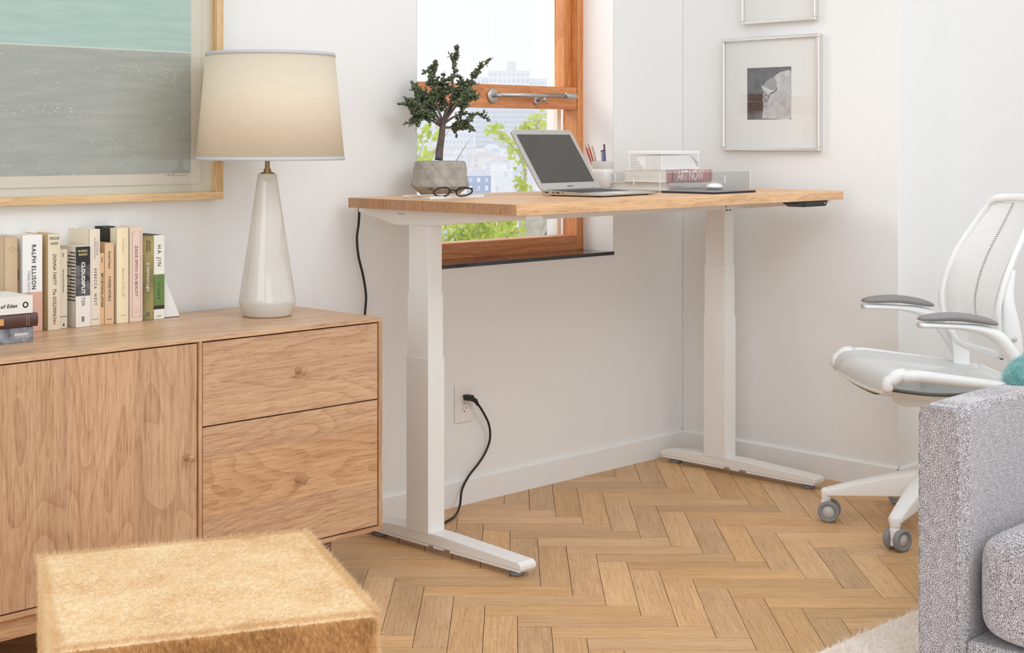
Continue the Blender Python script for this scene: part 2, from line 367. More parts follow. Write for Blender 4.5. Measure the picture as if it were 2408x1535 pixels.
g = G(); baseprof(g, (-BT, -0.918), (0.305, -0.918), 0, -1); baseprof(g, (0.305, -0.918), (0.305, -7), -1, 0); struct('baseboard_recess', g, 'base')
# herringbone floor: each plank an island with its own grain
g = G(); uv = []; PW, PL = 0.0817, 0.389; gp = 0.0008
def floor_plank(l0, l1, d0, d1, along):
    cc = CW((l0+l1)/2, (d0+d1)/2)
    if cc.x > 0.45 or cc.y > 0.2 or cc.x < -6.3 or cc.y < -4.6 or (cc.x > 0.12 and cc.y > -0.75): return
    q = [(l0+gp, d0+gp), (l1-gp, d0+gp), (l1-gp, d1-gp), (l0+gp, d1-gp)]
    o = len(g.v); zt = rng.uniform(-0.0003, 0.0003)
    g.v += [tuple(CW(a, b, zt)) for a, b in q]+[tuple(CW(a, b, -0.012)) for a, b in q]
    fs = [(0, 1, 2, 3), (0, 4, 5, 1), (1, 5, 6, 2), (2, 6, 7, 3), (3, 7, 4, 0)]
    ru, rv = rng.uniform(0, 60), rng.uniform(0, 60)
    for f in fs:
        g.f.append(tuple(i+o for i in f)); g.mi.append(0); g.sm.append(False)
        for i in f:
            a, b = q[i % 4]; uv.append(((a if along else b)+ru, (b if along else a)+rv))
for m in range(-12, 13):
    for k in range(-60, 60):
        a0 = -0.150 + k*PW + m*PL; b0 = 3.8057 - k*PW + m*PL
        floor_plank(a0, a0+PL, b0-PW, b0, True); floor_plank(a0+PL, a0+PL+PW, b0-PW, b0-PW+PL, False)
g.uv = uv
fl = struct('floor', g, 'floor', fixn=False)
g = G(); g.box(-6.4, 0.5, -6.0, 0.3, -0.06, -0.0025); struct('trim_2', g, 'gap')

# ------------------------------------------------------------------ window
YW = 0.1463
g = G(); g.box(WX0, WX1, -0.004, YW+0.02, WZ0-0.0125, WZ0); g.box(WX0, WX1, YW, WT+0.03, WZ0-0.02, WZ0-0.001)
struct('trim_3', g, 'sill', bevel=0.001)
win = G(); win.box(WX0, WX1, YW, YW+0.07, WZ0-0.001, 0.8346, 0)                  # bottom rail
win.box(WX0, WX1, YW, YW+0.07, 2.25, WZ1, 0)
wo = struct('window_1', win, 'fir', bevel=0.002)
for x0, x1 in ((-0.4334, WX1), (WX0, -1.305)):
    g = G(); g.box(x0, x1, YW-0.0005, YW+0.07, 0.8346, 2.25); g.box(x0, x1, YW-0.0005, YW+0.03, WZ0, 0.8346); obj('window_stile', g, 'fir_z', wo, bevel=0.0015)
g = G(); g.box(-1.305, -0.4334, YW+0.001, YW+0.065, 1.2932, 1.3729); obj('meeting_rail', g, 'fir', wo, bevel=0.0015)
g = G()
for x0, x1 in ((-0.474, -0.4334), (-1.305, -1.265)): g.box(x0, x1, YW+0.028, YW+0.075, 1.3729, 2.25)
g.box(-1.265, -0.474, YW+0.028, YW+0.075, 2.21, 2.25)
obj('upper_sash', g, 'fir_z', wo, bevel=0.003)
g = G()
for z0, z1, xs in ((1.3729, 2.25, 0.0), (0.8346, 1.2932, 0.0)):
    for sx, d0 in ((-0.4334, -0.020), (-1.305, 0.0)): g.box(sx+d0, sx+d0+0.020, YW+0.08, YW+0.10, z0, z1)
obj('exterior_stop', g, flat('cream_exterior_paint', 240, 232, 214), wo, bevel=0.001)
g = G(); g.box(-1.30, -0.437, YW+0.05, YW+0.054, 0.83, 1.30); g.box(-1.27, -0.46, YW+0.055, YW+0.059, 1.37, 2.24); obj('pane', g, 'glass', wo)
lt = thing('window_latch', 'brushed steel stay bar on the orange wooden window rail', 'latch', (-0.8665, YW, 1.333))
g = G(); g.lathe([(0.0, -0.006), (0.024, -0.006), (0.026, -0.004), (0.026, 0.0)], 40, (0, 0, 0), 'y', cap=False); obj('mounting_disc', g, 'chrome', lt)
g = G(); g.tube([(0, -0.004, 0), (0, -0.028, 0.001), (0.03, -0.032, 0.002)], 0.007, 14); obj('pivot', g, 'chrome', lt)
g = G(); g.tube([(0.012, -0.032, 0.003), (0.335, -0.034, 0.006)], 0.0078, 18); obj('bar', g, 'chrome', lt)
g = G(); g.lathe([(0.0, 0.0), (0.0105, 0.0), (0.0115, 0.002), (0.0115, 0.048), (0.007, 0.056), (0.0, 0.058)], 24, (0.335, -0.034, 0.006), 'x', cap=False); obj('end_cap', g, 'chrome', lt)
g = G(); g.lathe([(0.0, -0.005), (0.014, -0.005), (0.015, 0.0)], 30, (0.218, 0, -0.014), 'y', cap=False); g.tube([(0.218, -0.004, -0.012), (0.218, -0.046, -0.008)], 0.006, 14); obj('catch', g, 'chrome', lt)

# ------------------------------------------------------------------ credenza
x1, yf, zb, zt = -1.893, -0.485, 0.148, 0.710
x0 = -3.70; XD = -2.4564
cb = thing('credenza', 'light oak credenza under the framed artwork with two drawers and round knobs', 'cabinet', (-2.8, -0.26, 0))
def cbx(v): return v+2.8
def cby(v): return v+0.26
TK = 0.011
g = G(); g.box(cbx(x0), cbx(x1), cby(yf), cby(-0.015), zt-TK, zt); obj('top_panel', g, 'oak_top', cb, bevel=0.001)
g = G(); g.box(cbx(x0)+0.0, cbx(x1), cby(yf), cby(-0.015), zb, zb+TK); obj('bottom_panel', g, 'oak_x', cb, bevel=0.001)
for xa in (x0, x1-TK): 
    g = G(); g.box(cbx(xa), cbx(xa+TK), cby(yf), cby(-0.015), zb+TK, zt-TK); obj('side_panel', g, 'oak_z', cb, bevel=0.001)
g = G(); g.box(cbx(XD)-0.0045, cbx(XD)+0.0045, cby(yf), cby(-0.02), zb+TK, zt-TK); obj('divider', g, 'oak_z', cb, bevel=0.0008)
g = G(); g.box(cbx(x0+TK), cbx(x1-TK), cby(-0.455), cby(-0.03), zb+TK+0.001, zt-TK-0.001); obj('inner_carcass', g, 'gapdark', cb)
GAP = 0.0035; yd = yf+0.003
def knob(par, x, z, y=None):
    g = G(); g.lathe([(0.0, 0.0), (0.0085, 0.0), (0.0085, -0.002), (0.006, -0.012), (0.0085, -0.0235), (0.0092, -0.025), (0.0088, -0.026), (0.0, -0.026)], 28, (0, 0, 0), 'y', cap=False)
    k = obj('knob', g, 'oak_end', par, loc=(x, cby(yd), z)); g = G(); g.box(-0.0008, 0.0008, -0.0262, -0.0255, -0.008, 0.008); obj('knob_wedge', g, 'oak_end', k, rot=(0, random.uniform(-1, 1), 0))
for z0_, z1_, kz in ((0.4944+GAP/2, zt-TK-GAP, 0.5992), (zb+TK+GAP, 0.4944-GAP/2, 0.3252)):
    g = G(); g.box(cbx(XD)+0.0045+GAP, cbx(x1-TK)-GAP, cby(yd), cby(yd+0.018), z0_, z1_); d = obj('drawer', g, 'oak_drawer', cb, bevel=0.0008); knob_x = cbx(-2.168)
    g = G(); g.lathe([(0.0, 0.0), (0.0085, 0.0), (0.0085, -0.002), (0.0058, -0.012), (0.0085, -0.0235), (0.0095, -0.0255), (0.009, -0.0268), (0.0, -0.027)], 28, (0, 0, 0), 'y', cap=False)
    g.box(-0.009, 0.009, -0.0274, -0.0268, -0.0009, 0.0009); obj('knob', g, 'oak_end', d, loc=(knob_x, cby(yd), kz), rot=(0, random.uniform(0.6, 1.2), 0))
for xa, xb, kx in ((-3.07, XD-0.0045, -2.4935), (x0+TK, -3.07, -3.10)):
    g = G(); g.box(cbx(xa)+GAP, cbx(xb)-GAP, cby(yd), cby(yd+0.018), zb+TK+GAP, zt-TK-GAP); d = obj('door', g, 'oak_door', cb, bevel=0.0008)
    if kx == -2.4935:
        g = G(); g.lathe([(0.0, 0.0), (0.0085, 0.0), (0.0085, -0.002), (0.0058, -0.012), (0.0085, -0.0235), (0.0095, -0.0255), (0.009, -0.0268), (0.0, -0.027)], 28, (0, 0, 0), 'y', cap=False)
        g.box(-0.009, 0.009, -0.0274, -0.0268, -0.0009, 0.0009); obj('knob', g, 'oak_end', d, loc=(cbx(kx), cby(yd), 0.4304), rot=(0, 0.3, 0))
g = G(); g.box(cbx(-3.5), cbx(-2.10), cby(yf+0.012), cby(yf+0.035), zb-0.046, zb-0.0005); obj('base_rail', g, 'oak_x', cb, bevel=0.001)
for lx in (-3.52, -2.085):
    for ly in (yf+0.022, -0.10):
        g = G(); g.box(cbx(lx)-0.03, cbx(lx)+0.03, cby(ly)-0.012, cby(ly)+0.012, 0, zb-0.0005); obj('leg', g, 'walnut_dark', cb, bevel=0.002)

# ------------------------------------------------------------------ books
def book(name, label, x0_, x1_, ztop, yf_, depth, spine, cover, group='upright books on the credenza', rounded=0.0, zb_=0.7105, back=None):
    w_ = x1_-x0_; h_ = ztop-zb_; t = thing('book', label, 'book', ((x0_+x1_)/2, yf_+depth/2, zb_), 0, group); a = w_/2-0.0003; d = depth/2
    g = G(); g.box(-a+0.002, a-0.002, -d+0.003, d-0.004, 0.003, h_-0.003); obj('page_block', g, 'paper', t)
    g = G(); g.box(-a, -a+0.002, -d+0.002, d, 0, h_); g.box(a-0.002, a, -d+0.002, d, 0, h_); obj('cover', g, [cover], t, bevel=0.0004)
    g = G(); n = 6
    pr = [(-a, -d+0.004)]+[(-a+2*a*i/n, -d-rounded*math.sin(PI*i/n)) for i in range(n+1)]+[(a, -d+0.004)]
    g.prism(pr, 0, h_, 'xy', smooth=False); s_ = obj('spine', g, [spine], t, bevel=0.0004)
    t['hh'] = h_; return t, s_, -d-rounded-0.0003, h_
YS = -0.105
def sp(t, s_, y, txt, size, mat, z, x=0.0, **k): return text('lettering', txt, size, mat, s_, (x, y, z), SPINE, **k)
cr = flat('cream_cover', 228, 216, 190); cr2 = flat('pale_cream_cover', 236, 228, 208); tn = flat('tan_cloth', 206, 182, 148)
b = book('b', 'tan cloth book with gilt lettering, first of the upright row, behind the stack', -2.760, -2.7275, 0.943, YS, 0.15, noisy('tan_linen_cloth', c(196, 170, 134), c(216, 194, 160), 400, 0.85, 0.3, 600), tn, rounded=0.003)
sp(*b[:3], 'BOOK', 0.02, INKG, 0.05, x=-0.004, bold=0.0004)
g = G(); g.lathe([(0.006, -0.0002), (0.0068, -0.0002), (0.0068, 0.0002), (0.006, 0.0002)], 24, (0, b[2], 0.205), 'y', cap=False); obj('gilt_ring', g, INKG, b[1])
b = book('b', 'thin faded brown book squeezed between tan cloth book and pink-and-white book', -2.727, -2.7185, 0.910, YS+0.005, 0.14, flat('faded_brown', 150, 120, 92), flat('faded_brown', 150, 120, 92))
sp(*b[:3], 'juneteenth', 0.006, INK, 0.14)
b = book('b', 'wide white book with a pink lower half and tall black author name', -2.7175, -2.6650, 0.9466, YS-0.005, 0.155, flat('white_cover', 240, 240, 238), flat('white_cover', 240, 240, 238))
g = G(); g.box(-0.0258, 0.0258, b[2]-0.0001, b[2]+0.003, 0.0005, 0.097); obj('pink_band', g, flat('salmon_pink', 224, 178, 160), b[1])
sp(*b[:3], 'RALPH ELLISON', 0.0155, INK, 0.158, x=0.003, bold=0.0003, sx=0.86, space=1.2); sp(b[0], b[1], b[2]-0.0002, 'THREE DAYS BEFORE ...', 0.0095, INKGREY, 0.105, x=-0.010, sx=0.8, space=1.15)
b = book('b', 'cream book with handwritten black title, right of the pink-and-white book', -2.6530, -2.6200, 0.9473, YS-0.010, 0.16, cr, flat('tan_cover', 214, 184, 138), rounded=0.001)
sp(*b[:3], 'DONNA TARTT', 0.0125, INK, 0.150, shear=0.25, sx=0.85); sp(*b[:3], 'The GOLDFINCH', 0.0125, INK, 0.063, shear=0.25, sx=0.85)
text('lettering', 'WINNER OF THE\nPULITZER PRIZE', 0.0035, INK, b[1], (0, b[2], 0.226), FRONT); text('lettering', '#1 NATIONAL\nBESTSELLER', 0.0033, INK, b[1], (0, b[2], 0.213), FRONT)
g = G(); g.box(-0.002, 0.002, b[2], b[2]+0.001, 0.014, 0.022); obj('publisher_mark', g, flat('orange_mark', 196, 120, 50), b[1])
b = book('b', 'short slim beige paperback with a thin black line near its foot', -2.6170, -2.5960, 0.9074, YS, 0.13, flat('beige_cover', 222, 212, 190), cr)
sp(*b[:3], 'kaur', 0.006, INK, 0.182); sp(*b[:3], 'the sun and her flowers', 0.006, INK, 0.118)
g = G(); g.box(-0.0102, 0.0102, b[2]-0.0001, b[2]+0.001, 0.029, 0.0302); g.box(-0.001, 0.0025, b[2]-0.0001, b[2]+0.001, 0.006, 0.012); obj('black_line', g, INK, b[1])
b = book('b', 'white book with a black and grey photographic upper spine and bold white title', -2.5775, -2.5378, 0.9133, YS-0.008, 0.15, flat('offwhite_cover', 238, 232, 222), flat('offwhite_cover', 238, 232, 222))
g = G(); g.box(-0.0195, 0.0195, b[2]-0.0001, b[2]+0.002, 0.155, 0.2015); obj('black_panel', g, flat('spine_black', 34, 34, 38), b[1])
g = G(); g.box(-0.0195, 0.0195, b[2]-0.0001, b[2]+0.002, 0.078, 0.155); obj('photo_panel', g, noisy('grainy_photo', c(30, 30, 34), c(120, 120, 122), 60, 0.5), b[1])
text('lettering', 'RUSSELL\nBANKS', 0.0075, INKY, b[1], (0, b[2]-0.0003, 0.186), FRONT, bold=0.0002, line=1.2)
sp(b[0], b[1], b[2]-0.0003, 'CLOUDSPLIT', 0.0128, INKW, 0.123, bold=0.0005, space=1.1); sp(b[0], b[1], b[2]-0.0003, 'TER', 0.0128, INKGREY, 0.064, bold=0.0003, space=1.1)
g = G(); [g.box(-0.004, 0.004, b[2]-0.0001, b[2]+0.001, z, z+0.0025) for z in (0.014, 0.0185, 0.023)]; obj('publisher_mark', g, INK, b[1])
g = G(); rr = random.Random(3)
for i in range(15): g.box(-0.0202, -0.0195, -0.072, -0.072+rr.uniform(0.02, 0.05), 0.185-i*0.0085, 0.1875-i*0.0085)
obj('cover_text', g, INK, b[0])
b = book('b', 'tall cream book with a widely spaced black title and full white cover', -2.5360, -2.5065, 0.9537, YS-0.002, 0.165, flat('cream_rose_cover', 232, 220, 204), cr2, rounded=0.002)
sp(*b[:3], 'VICTORIA\nGLENDINNING', 0.0066, INKGREY, 0.195, x=0.002, space=1.25); sp(*b[:3], 'REBECCA  WEST', 0.0105, INK, 0.098, space=1.5, sx=0.85); text('lettering', 'KNOPF', 0.0042, INKGREY, b[1], (0, b[2], 0.016), FRONT, space=1.3)
b = book('b', 'very slim shortest tan paperback between tall cream book and small tan book', -2.5062, -2.4935, 0.892, YS, 0.12, flat('apricot_cover', 226, 188, 142), flat('apricot_cover', 226, 188, 142))
sp(*b[:3], 'EMPTY BOTTLES FULL of STORIES', 0.0078, INK, 0.088, sx=0.75, bold=0.0001); sp(*b[:3], 'sse/he', 0.0055, INK, 0.165)
b = book('b', 'small tan paperback with black lower-case author name', -2.4925, -2.4662, 0.9168, YS, 0.13, flat('tan_paper_cover', 224, 190, 152), flat('tan_paper_cover', 224, 190, 152))
sp(*b[:3], 'Ronald Firbank', 0.0085, INK, 0.163, sx=0.85); sp(*b[:3], '3 MORE NOVELS', 0.0105, INK, 0.090, sx=0.82); text('lettering', 'NEW DIR.', 0.003, INK, b[1], (0, b[2], 0.012), FRONT)
b = book('b', 'tall ivory book with faint gilt title and part black jacket', -2.4605, -2.4258, 0.9536, YS-0.003, 0.175, flat('ivory_cover', 240, 226, 190), cr2, rounded=0.003)
sp(*b[:3], 'Ann Robinson', 0.0085, INKG, 0.198, shear=0.3, sx=0.8); sp(*b[:3], 'Seasons of Her Life', 0.0105, INKG, 0.105, shear=0.3, sx=0.9); text('lettering', 'SCRIBNER', 0.0035, INKG, b[1], (0, b[2], 0.02), FRONT)
g = G(); g.box(-0.0178, -0.0169, -0.055, 0.085, 0.17, 0.243); g.box(-0.0178, 0.0178, -0.02, 0.085, 0.2425, 0.2445); obj('jacket_flap', g, flat('black_jacket', 44, 38, 34), b[0])
b = book('b', 'tall pale pink book with maroon title inside a thin border', -2.4236, -2.3855, 0.9545, YS-0.004, 0.165, flat('pale_pink_cover', 232, 208, 192), cr2, rounded=0.0)
sp(*b[:3], 'ZADIE SMITH ON BEAUTY', 0.0115, INKR, 0.130, space=1.1, sx=0.9)
g = G(); y_ = b[2]
for bx in ((-0.0125, -0.0120, 0.012, 0.232), (0.0120, 0.0125, 0.012, 0.232), (-0.0125, -0.002, 0.2315, 0.232), (0.004, 0.0125, 0.012, 0.0125), (-0.0125, -0.004, 0.012, 0.0125), (0.006, 0.0125, 0.2315, 0.232)): g.box(bx[0], bx[1], y_-0.0001, y_+0.001, bx[2], bx[3])
g.box(-0.0035, 0.0035, y_-0.0001, y_+0.001, 0.024, 0.0245); g.box(-0.0035, 0.0035, y_-0.0001, y_+0.001, 0.033, 0.0335); obj('border_line', g, INKR, b[1])
b = book('b', 'olive green book with white lettering over a dark tree picture', -2.3832, -2.3505, 0.929, YS, 0.15, noisy('olive_landscape', c(92, 88, 50), c(176, 160, 104), 24, 0.5, stretch=(1, 1, 0.35)), flat('olive_cover', 150, 138, 92))
sp(*b[:3], 'JENNIFER\nDONNELLY', 0.0075, INK, 0.192, sx=0.9); sp(*b[:3], 'A Northern Light', 0.0125, INKW, 0.112, sx=0.85)
g = G(); g.box(-0.004, 0.004, b[2]-0.0001, b[2]+0.001, 0.012, 0.020); obj('publisher_mark', g, INK, b[1]); text('lettering', 'G', 0.007, INKW, b[1], (0, b[2]-0.0003, 0.016), FRONT)
b = book('b', 'last upright book, white above and green below, against the white bookend', -2.3495, -2.3172, 0.930, YS+0.002, 0.15, flat('white_sage_cover', 238, 238, 226), flat('dark_grey_cover', 66, 66, 62))
for z0_, z1_, mm in ((0.036, 0.117, flat('leaf_green_band', 106, 134, 74)), (0.026, 0.036, flat('umber_band', 60, 46, 38))):
    g = G(); g.box(-0.0159, 0.0159, b[2]-0.0001, b[2]+0.001, z0_, z1_); obj('colour_band', g, mm, b[1])
sp(*b[:3], 'HA JIN', 0.0165, INK, 0.166, space=1.35, sx=0.9); sp(b[0], b[1], b[2]-0.0003, 'crazed', 0.0115, INKGREEN, 0.074, space=1.4); text('lettering', 'Pantheon', 0.0035, INK, b[1], (0, b[2], 0.008), FRONT)
be = thing('bookend', 'white triangular metal bookend at the right end of the book row', 'bookend', (-2.3155, -0.06, 0.7102))
g = G(); g.prism([(0.0, 0.0), (0.052, 0.0), (0.0015, 0.117), (0.0, 0.117)], -0.032, -0.030, 'xz'); g.box(0, 0.0015, -0.032, 0.045, 0, 0.117); g.box(0, 0.052, -0.032, 0.045, 0, 0.0015)
obj('support', g, 'white_satin', be)
# lying stack in front of the row
def flatbook(label, z0_, z1_, xr, yf_, dy, dx, spine, cover, rnd=0.0):
    t = thing('book', label, 'book', (xr-dx/2, yf_+dy/2, z0_+0.0004), 0, 'books lying flat in a stack'); a, d, h_ = dx/2, dy/2, z1_-z0_-0.0008
    g = G(); g.box(-a+0.003, a-0.003, -d+0.003, d-0.004, 0.002, h_-0.002); obj('page_block', g, 'paper', t)
    g = G(); g.box(-a, a, -d+0.003, d, 0, 0.002); g.box(-a, a, -d+0.003, d, h_-0.002, h_); obj('cover', g, [cover], t, bevel=0.0004)
    g = G(); n = 8; pr = [(-d+0.004, 0.0)]+[(-d-rnd*math.sin(PI*i/n), h_*i/n) for i in range(n+1)]+[(-d+0.004, h_)]
    g.prism(pr, -a, a, 'yz'); s_ = obj('spine', g, [spine], t, bevel=0.0004); return t, s_, a, -d-rnd, h_
b = flatbook('grey stone-patterned book lying at the bottom of the small stack', 0.7102, 0.7445, -2.770, -0.268, 0.135, 0.19, noisy('grey_marble_cover', c(84, 88, 96), c(168, 170, 176), 45, 0.45), flat('grey_cover', 110, 112, 118))
text('lettering', 'BORDERS', 0.0075, INKW, b[1], (b[2]-0.030, b[3]-0.0003, 0.018), FRONT, bold=0.0002); g = G(); g.box(b[2]-0.047, b[2]-0.012, b[3]-0.0003, b[3]+0.001, 0.0125, 0.0131); obj('underline', g, INKW, b[1])
b = flatbook('dark brown leather-look book in the middle of the small stack', 0.7445, 0.7765, -2.7585, -0.266, 0.13, 0.21, flat('dark_brown_leather', 84, 54, 48, 0.4), flat('dark_brown_leather', 84, 54, 48, 0.4), 0.004)
g = G(); g.box(-0.1, b[2]-0.085, b[3]-0.0003, b[3]+0.001, 0.008, 0.023)
obj('title_patch', g, flat('gold_patch', 214, 160, 96), b[1]); g = G()
for i in range(9):
    for xx in (0.030, 0.024): g.box(b[2]-xx, b[2]-xx+0.0015, b[3]+0.0000, b[3]+0.003, 0.004+i*0.0028, 0.0050+i*0.0028)
obj('gilt_dots', g, INKG, b[1])
b = flatbook('thick white book on top of the small stack', 0.7765, 0.818, -2.7725, -0.270, 0.135, 0.19, flat('white_speckled_cover', 232, 230, 222), flat('white_speckled_cover', 232, 230, 222))
text('lettering', 'East of Eden', 0.0115, INK, b[1], (b[2]-0.072, b[3]-0.0003, 0.019), FRONT, bold=0.0003, shear=0.2, space=1.15)
g = G(); g.lathe([(0.0042, 0.0), (0.0042, -0.0004), (0.0072, -0.0004), (0.0072, 0.0)], 24, (0, 0, 0), 'y', cap=False); obj('publisher_mark', g, INK, b[1], loc=(b[2]-0.018, b[3], 0.020))

# ------------------------------------------------------------------ table lamp
lp = CW(-0.654, 3.93)
lm = thing('table_lamp', 'tall cream ceramic table lamp with drum shade on the oak credenza', 'lamp', (lp.x, lp.y, 0.7103))
g = G(); g.lathe([(0.0, 0.0005), (0.058, 0.0), (0.063, 0.001), (0.066, 0.004), (0.0755, 0.036), (0.0762, 0.041), (0.0745, 0.050), (0.050, 0.210), (0.0262, 0.372), (0.0250, 0.3775), (0.0240, 0.379), (0.0, 0.379)], 72, cap=False); obj('ceramic_body', g, 'ceramic', lm)
g = G(); g.lathe([(0.0, 0.378), (0.0195, 0.378), (0.0205, 0.381), (0.010, 0.384), (0.0095, 0.392), (0.0062, 0.393), (0.0062, 0.45), (0.0, 0.45)], 36, cap=False); obj('brass_stem', g, 'brass', lm)
g = G(); g.lathe([(0.0, 0.45), (0.014, 0.45), (0.015, 0.50), (0.012, 0.51), (0.0, 0.51)], 24, cap=False); obj('socket', g, 'bulb', lm)
SB, ST = 0.4165, 0.700; RB, RTp = 0.1965, 0.1705
shp = [(RB, SB), (RTp, ST)]
def rs(z): return RB+(RTp-RB)*(z-SB)/(ST-SB)
off = RT*0.009; off = (off.x, off.y, 0)
g = G(); g.lathe([(rs(SB), SB), (rs(ST), ST), (rs(ST)-0.0015, ST), (rs(SB)-0.0015, SB), (rs(SB), SB)], 96, off, cap=False); shd = obj('lamp_shade', g, 'shade', lm)
for za, zb2 in ((SB-0.001, SB+0.0085), (ST-0.0085, ST+0.001)):
    g = G(); g.lathe([(rs(za)+0.0012, za), (rs(zb2)+0.0012, zb2), (rs(zb2)-0.003, zb2), (rs(za)-0.003, za), (rs(za)+0.0012, za)], 96, off, cap=False); obj('shade_trim', g, 'shade_trim', shd)
g = G()
for k in range(3):
    a = 2*PI*k/3; g.tube([(off[0]*0.5, off[1]*0.5, ST-0.03), (off[0]+(RTp-0.002)*math.cos(a), off[1]+(RTp-0.002)*math.sin(a), ST-0.012)], 0.0012, 6)
g.tube([(0, 0, 0.50), (0, 0, ST-0.03)], 0.002, 6); obj('shade_spider', g, 'brass', lm)
g = G(); g.tube([(0.070, 0.02, 0.012), (0.085, 0.03, 0.006), (0.10, 0.10, 0.005), (0.11, 0.19, 0.004)], 0.0028, 8); obj('lamp_cord', g, 'white_satin', lm)

# ------------------------------------------------------------------ big framed artwork
px1, pz0, px0, pz1, pd = -2.0905, 1.016, -3.35, 1.95, 0.040; fwid = 0.021
pa = thing('framed_artwork', 'large pale teal and grey abstract print in a pale wood frame above the credenza', 'artwork', ((px0+px1)/2, 0, pz0))
mx = (px0+px1)/2
for nm, bx, mt in (('frame_bar', (px0, px1, pz0, pz0+fwid), 'ash'), ('frame_bar', (px0, px1, pz1-fwid, pz1), 'ash'), ('frame_bar', (px0, px0+fwid, pz0+fwid, pz1-fwid), 'ash_z'), ('frame_bar', (px1-fwid, px1, pz0+fwid, pz1-fwid), 'ash_z')):
    g = G(); g.box(bx[0]-mx, bx[1]-mx, -pd, -0.001, bx[2]-pz0, bx[3]-pz0); obj(nm, g, mt, pa, bevel=0.0012)
g = G(); g.box(px0+fwid-mx, px1-fwid-mx, -0.008, -0.004, fwid, pz1-pz0-fwid); obj('backing_mat', g, flat('pale_green_white_mat', 214, 213, 196), pa)
g = G(); g.box(-3.28-mx, -2.146-mx, -0.013, -0.0085, 0.0435, 0.88); obj('print_sheet', g, flat('warm_paper_sheet', 212, 205, 192), pa)
def artm():
    k = NT('sea_and_sand_print'); tc = k.n('ShaderNodeTexCoord').outputs['Object']; sp_ = k.n('ShaderNodeSeparateXYZ', ins={0: tc})
    z = sp_.outputs[2]; hz = 0.4015
    mp = k.n('ShaderNodeMapping', ins={'Vector': tc}); mp.inputs['Scale'].default_value = (6, 1, 60)
    nz = k.noise(mp, 1.0, 4, 0.6)
    up = k.ramp(nz, [(0.3, c(160, 190, 182)), (0.7, c(178, 204, 196))]); dn = k.ramp(nz, [(0.3, c(156, 162, 154)), (0.7, c(172, 176, 168))])
    vo = k.n('ShaderNodeTexVoronoi', ins={'Vector': tc, 'Scale': 130.0}); cl = k.noise(mp, 0.6, 2)
    dots = k.math('MULTIPLY', k.math('LESS_THAN', vo.outputs[0], 0.20), k.math('GREATER_THAN', cl, 0.56))
    dn = k.mix(dots, dn, c(214, 214, 202)); base = k.mix(k.math('GREATER_THAN', z, hz), dn, up)
    ln = k.math('LESS_THAN', k.math('ABSOLUTE', k.math('SUBTRACT', z, hz+0.001)), 0.0018); base = k.mix(ln, base, c(206, 212, 202))
    k.set(k.b.inputs['Base Color'], base); k.b.inputs['Roughness'].default_value = 0.8; return k.m
g = G(); g.box(-3.25-mx, -2.179-mx, -0.0138, -0.0132, 0.073, 0.85); obj('printed_image', g, artm(), pa)
g = G(); g.tube([(-2.262-mx, -0.0136, 0.067), (-2.245-mx, -0.0136, 0.071), (-2.25-mx, -0.0136, 0.066), (-2.232-mx, -0.0136, 0.072), (-2.236-mx, -0.0136, 0.0665), (-2.19-mx, -0.0136, 0.0675)], 0.0004, 5); obj('signature', g, INKGREY, pa)
g = G(); g.box(px0+fwid-mx, px1-fwid-mx, -0.030, -0.028, fwid, pz1-pz0-fwid); obj('glazing', g, 'pic_glass', pa)

# ------------------------------------------------------------------ silver framed photographs on the right wall
def picture(label, y0, y1, z0, z1, photo):
    t = thing('picture_frame', label, 'picture', (0, (y0+y1)/2, z0)); ym = (y0+y1)/2; a = abs(y1-y0)/2; hh = z1-z0; fw = 0.0125; D = 0.025
    for bx in ((-a, a, 0, fw), (-a, a, hh-fw, hh), (-a, -a+fw, fw, hh-fw), (a-fw, a, fw, hh-fw)):
        g = G(); g.box(-D, -0.0008, bx[0], bx[1], bx[2], bx[3]); obj('frame_bar', g, 'frame_metal', t, bevel=0.002, seg=1)
    g = G()
    if photo:
        p0, p1, q0, q1 = photo; p0 -= ym; p1 -= ym; q0 -= z0; q1 -= z0
        g.box(-0.013, -0.010, -a+fw, p0, fw, hh-fw); g.box(-0.013, -0.010, p1, a-fw, fw, hh-fw); g.box(-0.013, -0.010, p0, p1, fw, q0); g.box(-0.013, -0.010, p0, p1, q1, hh-fw)
    else: g.box(-0.013, -0.010, -a+fw, a-fw, fw, hh-fw)
    obj('mat_board', g, 'mat', t)
    g = G(); g.box(-0.0175, -0.0160, -a+fw, a-fw, fw, hh-fw); obj('glazing', g, 'pic_glass', t)
    return t, ym, z0
PH = (-0.4981, -0.3071, 1.2545, 1.442)
t, ym, zz = picture('square silver frame with a small black and white photograph, wholly in view', -0.6195, -0.200, 1.1418, 1.5533, PH)
k = NT('monochrome_photo'); tc = k.n('ShaderNodeTexCoord').outputs['Object']; nz = k.noise(tc, 26, 4, 0.6)
k.set(k.b.inputs['Base Color'], k.ramp(nz, [(0.3, c(70, 68, 70)), (0.7, c(112, 110, 112))])); k.b.inputs['Roughness'].default_value = 0.4
g = G(); g.box(-0.0098, -0.0092, PH[0]-ym, PH[1]-ym, PH[2]-zz, PH[3]-zz); ph = obj('photograph', g, k.m, t)
def blob(pts, x, mat, nm, d=0.0006):                   # soft shapes printed on the photo, y then z in photo fractions (left to right as seen)
    g = G(); W_, H_ = PH[1]-PH[0], PH[3]-PH[2]; P = [(PH[1]-ym-u*W_, PH[2]-zz+v*H_) for u, v in pts]; P = [p[:2] for p in [(q.x, q.y) for q in spline([(a, b_, 0) for a, b_ in P+[P[0]]], 6)]][:-1]
    g.prism(P, x, x-d, 'yz'); return obj(nm, g, mat, ph, fixn=True)
